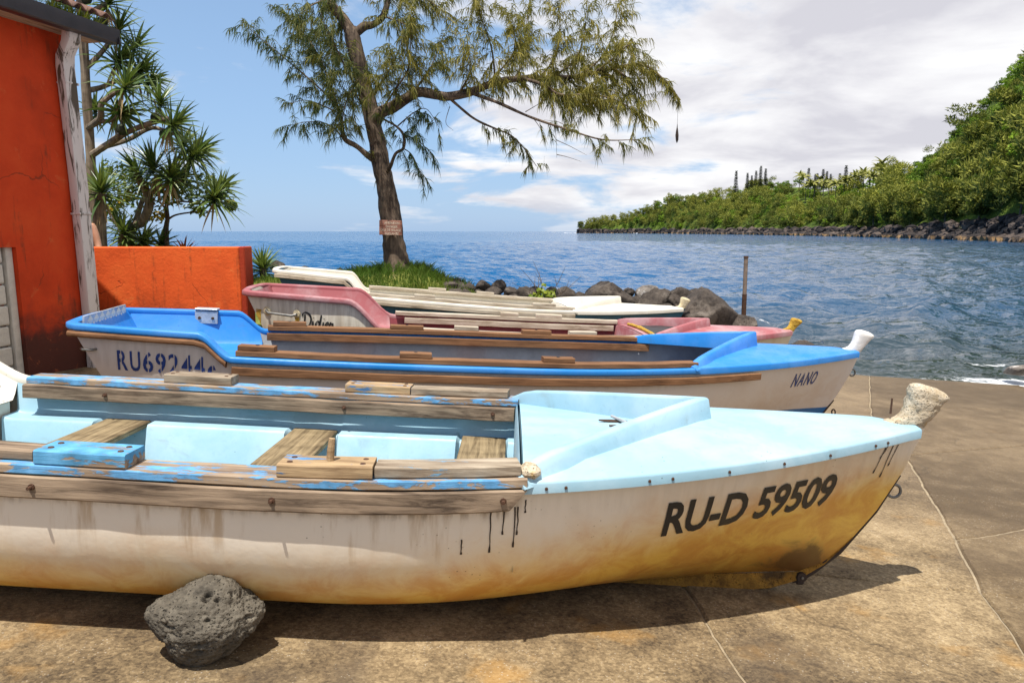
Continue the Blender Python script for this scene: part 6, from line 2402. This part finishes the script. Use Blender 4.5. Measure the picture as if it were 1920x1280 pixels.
def build_casuarina():
    """the big tree: hand-laid limbs, then twigs with drooping needles"""
    rs = np.random.RandomState(5)
    Y0 = 12.0
    base = at(742, 512, Y0)
    root = empty('casuarina_tree', base, 'big she-oak tree with feathery drooping needles and a long right limb', 'tree')
    P = lambda p: at(p[0], p[1], Y0 + (p[2] if len(p) > 2 else 0.0)) - base

    def limb(pts, r0, r1, name, sides=9, wob=0.16, n=None):
        q = [Vector(v) for v in spline([tuple(P(p)) for p in pts], n or 7 * len(pts))]
        k = len(q)
        rad = [r0 + (r1 - r0) * (i / (k - 1)) ** 0.85 for i in range(k)]
        MB().tube(q, rad, sides, True, wob, 2).obj(name, MT['bark'], root, True, 70)
        return q
    # trunk with flare and a buttress on the right
    tp = [(746, 530), (740, 470), (734, 415), (724, 350), (711, 290), (697, 220), (682, 155), (668, 95), (657, 52)]
    tq = [Vector(v) for v in spline([tuple(P(p)) for p in tp], 60)]
    tr = [interp(i / 59, [0, .08, .18, .35, .55, .8, .93, 1], [.29, .21, .170, .152, .140, .115, .130, .095]) for i in range(60)]
    MB().tube(tq, tr, 22, True, 0.22, 1).obj('trunk', MT['bark'], root, True, 75)
    limb([(738, 440, -0.02), (748, 470, -0.04), (758, 500, -0.05), (768, 522, -0.05)], 0.07, 0.10, 'buttress_root')
    L = {}
    L['forkl'] = limb([(660, 62), (640, 32), (612, 0), (585, -40), (560, -90)], 0.10, 0.05, 'branch')
    L['forkr'] = limb([(662, 66), (682, 50), (700, 46), (718, 30), (728, 0), (740, -60)], 0.075, 0.035, 'branch')
    L['main'] = limb([(700, 232), (714, 212, -.1), (738, 200, -.2), (760, 186, -.3), (786, 173, -.4), (838, 181, -.5), (884, 172, -.5), (928, 155, -.4), (980, 147, -.3), (1034, 147, -.2), (1090, 142, -.2), (1150, 128, -.1), (1205, 122, 0), (1245, 150, 0), (1276, 188, 0)], 0.115, 0.008, 'branch', 10)
    L['low1'] = limb([(880, 173, -.5), (934, 193, -.7), (995, 220, -.9), (1067, 244, -1.0), (1130, 262, -1.1), (1196, 262, -1.1)], 0.032, 0.006, 'branch', 7)
    L['low2'] = limb([(842, 184, -.5), (888, 222, -.4), (930, 242, -.4), (958, 254, -.3), (984, 280, -.3), (1006, 312, -.3)], 0.024, 0.005, 'branch', 7)
    L['mid'] = limb([(980, 147, -.3), (1020, 160, -.5), (1052, 178, -.6), (1110, 178, -.7), (1160, 190, -.7), (1196, 214, -.7)], 0.030, 0.006, 'branch', 7)
    L['left'] = limb([(706, 303), (690, 292, -.1), (668, 274, -.2), (646, 260, -.3), (640, 228, -.3), (634, 200, -.3)], 0.062, 0.022, 'branch')
    L['left2'] = limb([(634, 200, -.3), (606, 172, -.4), (570, 140, -.5), (521, 99, -.6), (458, 46, -.7)], 0.022, 0.004, 'branch', 6)
    L['left3'] = limb([(640, 228, -.3), (620, 160, -.1), (600, 110, 0), (575, 70, .1), (540, 30, .2)], 0.02, 0.004, 'branch', 6)
    L['left4'] = limb([(645, 262, -.3), (620, 236, -.4), (585, 228, -.5), (536, 236, -.6)], 0.014, 0.003, 'branch', 6)
    L['left5'] = limb([(640, 215, -.3), (600, 196, -.5), (570, 188, -.5), (543, 195, -.6)], 0.012, 0.003, 'branch', 6)
    L['rsm'] = limb([(722, 328), (732, 312, -.2), (742, 288, -.3), (756, 278, -.35), (757, 255, -.4), (744, 238, -.4), (720, 224, -.4)], 0.034, 0.016, 'branch', 7)
    L['rsm2'] = limb([(756, 278, -.35), (772, 290, -.4), (786, 318, -.4), (795, 340, -.4)], 0.01, 0.003, 'branch', 5)
    L['rsm3'] = limb([(757, 255, -.4), (780, 262, -.5), (800, 278, -.5), (812, 290, -.5)], 0.01, 0.003, 'branch', 5)
    L['rsm4'] = limb([(744, 238, -.4), (775, 212, -.5), (800, 205, -.6), (824, 240, -.6)], 0.012, 0.003, 'branch', 5)
    ups = [((716, 205, -.1), (740, 170, -.6), (765, 130, -.8), (770, 80, -.9), (775, 30, -.9)), ((700, 180), (725, 140, -.7), (745, 100, -.8), (760, 60, -.9)), ((770, 178, -.3), (800, 140, -.5), (815, 110, -.5), (830, 70, -.4)),
           ((690, 190), (660, 150, -.6), (640, 110, -.8), (615, 60, -.9), (600, 20, -.9)), ((680, 150), (650, 110, .5), (610, 80, .7), (570, 50, .8)), ((676, 140), (650, 190, -.5), (640, 240, -.6)),
           ((928, 155, -.4), (926, 120, -.5), (920, 85, -.6), (905, 40, -.6), (890, -10, -.6)), ((965, 148, -.3), (978, 120, 0), (985, 70, .2), (990, 10, .2)), ((1010, 147, -.2), (1040, 110, -.2), (1050, 60, -.3), (1045, 0, -.3)),
           ((1034, 147, -.2), (1075, 115, .2), (1095, 70, .3), (1100, 10, .3)), ((1090, 142, -.2), (1130, 105, 0), (1150, 60, 0), (1160, 0, 0)), ((1110, 140, -.2), (1150, 110, -.4), (1180, 85, -.4), (1195, 110, -.4)), ((860, 177, -.5), (880, 140, -.7), (880, 110, -.8), (870, 80, -.8)),
           ((728, 0), (760, -10, -.3), (800, 0, -.4), (830, 20, -.5)), ((612, 0), (585, 10, -.3), (560, 30, -.4)), ((718, 30), (745, 40, -.4), (770, 50, -.5)), ((900, 168, -.5), (940, 130, -.9), (965, 90, -1.0), (960, 30, -1.0)),
           ((1060, 146, -.2), (1090, 165, .3), (1130, 165, .4), (1165, 160, .4)), ((1000, 147, -.2), (1040, 170, .3), (1080, 190, .4), (1140, 200, .4)), ((1150, 128, -.1), (1180, 150, -.2), (1200, 185, -.2))]
    for k, u in enumerate(ups):
        L['up%d' % k] = limb(u, 0.020, 0.004, 'branch', 6, n=22)
    # leafless twigs hanging under the long limb
    for u in (((1032, 148, -.2), (1036, 200, -.4), (1042, 250, -.5), (1044, 296, -.5)), ((1044, 290, -.5), (1062, 294, -.5), (1090, 303, -.5)), ((1067, 244, -1.0), (1050, 230, -1), (1020, 225, -1)), ((1000, 222, -.9), (1010, 236, -.9), (1025, 262, -.9)),
              ((843, 200, -.5), (836, 230, -.5), (850, 245, -.4)), ((1042, 262, -.5), (1070, 275, -.6), (1100, 291, -.6)), ((1090, 180, -.6), (1095, 210, -.5), (1101, 240, -.5)), ((985, 210, -.9), (1010, 195, -.9), (1030, 180, -.9))):
        limb(u, 0.007, 0.002, 'bare_twig', 5, 0.0, 14)
    N_ = []                                   # needle quads as triangles
    T_ = []

    def needles(p, tdir, n, ln, tint):
        for _ in range(n):
            d = tdir * rs.uniform(0.15, 0.7) + rs.normal(0, 0.32, 3)
            d[2] -= rs.uniform(0.25, 1.0)
            d /= np.linalg.norm(d) + 1e-6
            l = ln * rs.uniform(0.6, 1.25)
            s = np.cross(d, rs.normal(0, 1, 3))
            s /= np.linalg.norm(s) + 1e-6
            w = rs.uniform(0.0034, 0.0058)
            m = p + d * l * 0.5
            e = m + (d + np.array([0, 0, -0.55])) * l * 0.5
            N_.append((p - s * w, p + s * w, m + s * w))
            N_.append((p - s * w, m + s * w, m - s * w))
            N_.append((m - s * w, m + s * w, e))
            t = min(1.0, max(0.0, tint + rs.normal(0, 0.16)))
            T_.extend((t, t, t))

    def spray(path, step, tw_len, tint, f0=0.1, f1=1.0, dens=1.0, up=0.35):
        pts = [np.array(p) for p in path]
        seg = [np.linalg.norm(b - a) for a, b in zip(pts[:-1], pts[1:])]
        tot = sum(seg)
        s = f0 * tot
        while s < f1 * tot:
            acc = 0
            for k, l in enumerate(seg):
                if acc + l >= s:
                    break
                acc += l
            a, b = pts[k], pts[k + 1]
            p = a + (b - a) * ((s - acc) / max(l, 1e-6))
            t = (b - a) / max(l, 1e-6)
            ln = tw_len * rs.uniform(0.5, 1.2)
            d = t * rs.uniform(0.2, 0.9) + rs.normal(0, 0.55, 3) + np.array([0, 0, up * rs.uniform(-0.4, 1.0)])
            d /= np.linalg.norm(d)
            q = p.copy()
            m = max(4, int(ln / 0.035))
            tt = tint + rs.normal(0, 0.12)
            for j in range(m):
                d = d + np.array([0, 0, -0.055])
                d /= np.linalg.norm(d)
                q = q + d * ln / m
                needles(q, d, int(rs.choice([4, 5, 6]) * dens), 0.145, tt)
            s += step * rs.uniform(0.6, 1.4)
    spray(L['left2'], 0.050, 0.34, 0.12, 0.15)
    spray(L['left3'], 0.028, 0.42, 0.25, 0.15)
    spray(L['left4'], 0.050, 0.26, 0.10, 0.2, up=0.0)
    spray(L['left5'], 0.050, 0.26, 0.12, 0.2, up=0.0)
    spray(L['left'], 0.055, 0.40, 0.2, 0.55)
    spray(L['forkl'], 0.035, 0.40, 0.45, 0.1)
    spray(L['forkr'], 0.07, 0.34, 0.6, 0.3)
    spray(L['main'], 0.036, 0.40, 0.70, 0.36, 0.86, up=0.25)
    spray(L['main'], 0.030, 0.12, 0.70, 0.86, 1.0, up=0.0)
    spray(L['low1'], 0.085, 0.26, 0.45, 0.45, up=0.1)
    spray(L['low2'], 0.065, 0.24, 0.45, 0.35, up=0.0)
    spray(L['mid'], 0.031, 0.36, 0.70, 0.15, up=0.0)
    for k in ('rsm2', 'rsm3', 'rsm4', 'rsm'):
        spray(L[k], 0.060, 0.28, 0.05, 0.2 if k != 'rsm' else 0.5, up=0.0, dens=0.9)
    for k in range(len(ups)):
        u = ups[k][-1][0]
        tint = 0.72 if u > 860 else (0.5 if u > 735 else 0.30)
        spray(L['up%d' % k], 0.033 if u > 700 else 0.042, 0.40, tint, 0.22, dens=0.88, up=0.15)
    spray([tuple(p) for p in tq[28:54]], 0.10, 0.35, 0.45, 0.0, dens=0.8)
    add('crown', tri_mesh('crown', np.array(N_, dtype=np.float32), MT['needle'], np.array(T_)), None, root)
    # painted warning board nailed to the trunk
    c = at(732.5, 427, Y0 - 0.26)
    sg = empty('warning_sign', c, 'weathered reddish wooden sign with faded lettering nailed to the trunk', 'sign')
    wd, ht = 42 / F * Y0 * 0.98, 27 / F * Y0 * 0.98
    m = MB()
    m.box((0, 0, 0), (wd, 0.022, ht), ch=0.003)
    m.obj('board', m_wood('sign_board', (0.20, 0.075, 0.05), (0.42, 0.22, 0.16)), sg, rot=(0, 0.03, 0))
    lt = m_plain('faded_sign_paint', (0.62, 0.50, 0.38), 0.8, 0.3, 40, 0.1)
    for k, s_ in enumerate(('ATTENTION', 'DANGER', 'CALE DE HALAGE', 'GLISSANTE')):
        me = text_mesh(s_, 0.062, 0.001)
        xs_ = [v.co.x for v in me.vertices]
        w = max(xs_) - min(xs_)
        tw = (0.24, 0.19, 0.335, 0.22)[k]
        z0 = ht / 2 - 0.062 - k * 0.056
        for v in me.vertices:
            x, y = v.co.x, v.co.y
            v.co = Vector(((x - min(xs_)) / w * tw - tw / 2 + (0.02 if k != 2 else 0), -0.0135, z0 + y * 0.9))
        add('lettering', me, lt, sg, rot=(0, 0.03, 0))
    # lure hung from the tip of the long limb
    tip = at(1272, 186, Y0)
    top, bot = at(1270, 232, Y0), at(1269, 268, Y0)
    hr = empty('hanging_lure', bot, 'dark feathered lure hanging on a line from the branch tip', 'lure')
    MB().tube([tip - bot, top - bot], 0.0022, 5).obj('line', MT['black'], hr)
    d = top - bot
    MB().tube([d * 0, d * 0.15, d * 0.4, d * 0.62, d * 0.8, d], [0.006, 0.022, 0.027, 0.018, 0.008, 0.003], 8, True, 0.4).obj('lure_body', MT['darkhull'], hr)


def build_person():
    """bather standing behind the wall, bare arm showing beside the downpipe"""
    g = 0.35
    c = at(160, 440, 9.75)
    X, Yp = c.x - 0.06, 9.75
    root = empty('person', (X, Yp, g), 'bare-armed person standing behind the wall beside the downpipe', 'person')
    J = [(0, 0, .92, .14, .11), (0, 0, 1.10, .14, .105), (0, 0, 1.28, .165, .11), (0, 0.0, 1.38, .12, .09), (0, -.01, 1.47, .055, .055), (0, -.02, 1.56, .085, .095), (0, -.02, 1.66, .075, .09),
         (.17, 0, 1.36, .062, .062), (.235, -.02, 1.12, .046, .046), (.29, -.10, .92, .036, .036), (.30, -.15, .86, .028, .04),
         (-.17, 0, 1.36, .062, .062), (-.23, 0, 1.10, .046, .046), (-.24, -.08, .88, .034, .034), (-.24, -.12, .81, .028, .04),
         (.09, 0, .80, .09, .09), (.10, 0, .46, .062, .062), (.10, .02, .10, .042, .042), (.11, -.12, .03, .04, .03),
         (-.09, 0, .80, .09, .09), (-.10, 0, .46, .062, .062), (-.10, .02, .10, .042, .042), (-.11, -.12, .03, .04, .03)]
    E_ = [(0, 1), (1, 2), (2, 3), (3, 4), (4, 5), (5, 6), (2, 7), (7, 8), (8, 9), (9, 10), (2, 11), (11, 12), (12, 13), (13, 14), (0, 15), (15, 16), (16, 17), (17, 18), (0, 19), (19, 20), (20, 21), (21, 22)]
    for s, h0 in ((1, 10), (-1, 14)):                      # fingers and thumb
        hx, hy, hz = J[h0][:3]
        for k in range(5):
            a = len(J)
            off = (k - 1.5) * 0.016
            if k == 4:
                J += [(hx - s * 0.03, hy - .03, hz - .02, .009, .009), (hx - s * 0.035, hy - .05, hz - .045, .008, .008)]
            else:
                J += [(hx + s * 0.008, hy + off - .01, hz - .05, .009, .009), (hx - s * .004, hy + off - .012, hz - .085 + abs(off) * .4, .008, .008)]
            E_ += [(h0, a), (a, a + 1)]
    me = bpy.data.meshes.new('body')
    me.from_pydata([j[:3] for j in J], E_, [])
    o = bpy.data.objects.new('body', me)
    COL.objects.link(o)
    md = o.modifiers.new('skin', 'SKIN')
    for i, j in enumerate(J):
        sv = me.skin_vertices[0].data[i]
        sv.radius = (j[3], j[4])
        sv.use_root = (i == 0)
    o.modifiers.new('sub', 'SUBSURF').levels = 1
    dg = bpy.context.evaluated_depsgraph_get()
    dg.update()
    bm_ = bpy.data.meshes.new_from_object(o.evaluated_get(dg))
    bpy.data.objects.remove(o)
    bm_.shade_smooth()
    add('body', bm_, m_plain('bare_skin', (0.50, 0.27, 0.17), 0.5, 0.08, 6, 0.02), root)  # one even skin tone, faintly mottled
    hm = rock_mesh('hair', 4, 6, 0.06, 2.5, (0.098, 0.112, 0.10))
    add('hair', hm, m_plain('dark_hair', (0.02, 0.014, 0.01), 0.6, 0.3, 40, 0.5), root, loc=(0, 0.018, 1.655))
    sh = MB()
    prof = [(0.62, 0.115), (0.80, 0.125), (0.95, 0.16)]
    for s in (-1, 1):
        sh.tube([(s * 0.095, 0, 0.55), (s * 0.09, 0, 0.78), (s * 0.05, 0, 0.93)], [0.10, 0.112, 0.13], 14)
    sh.obj('shorts', m_plain('dark_shorts', (0.03, 0.04, 0.07), 0.8, 0.2, 10, 0.2), root)
    face = MB()
    face.tube([(0, -0.100, 1.60), (0, -0.125, 1.585), (0, -0.105, 1.575)], [0.010, 0.014, 0.012], 7)
    face.obj('nose', bpy.data.materials['bare_skin'], root)


build_house()
build_garden_wall()
build_pandanus()
build_shrub()
build_casuarina()
build_person()
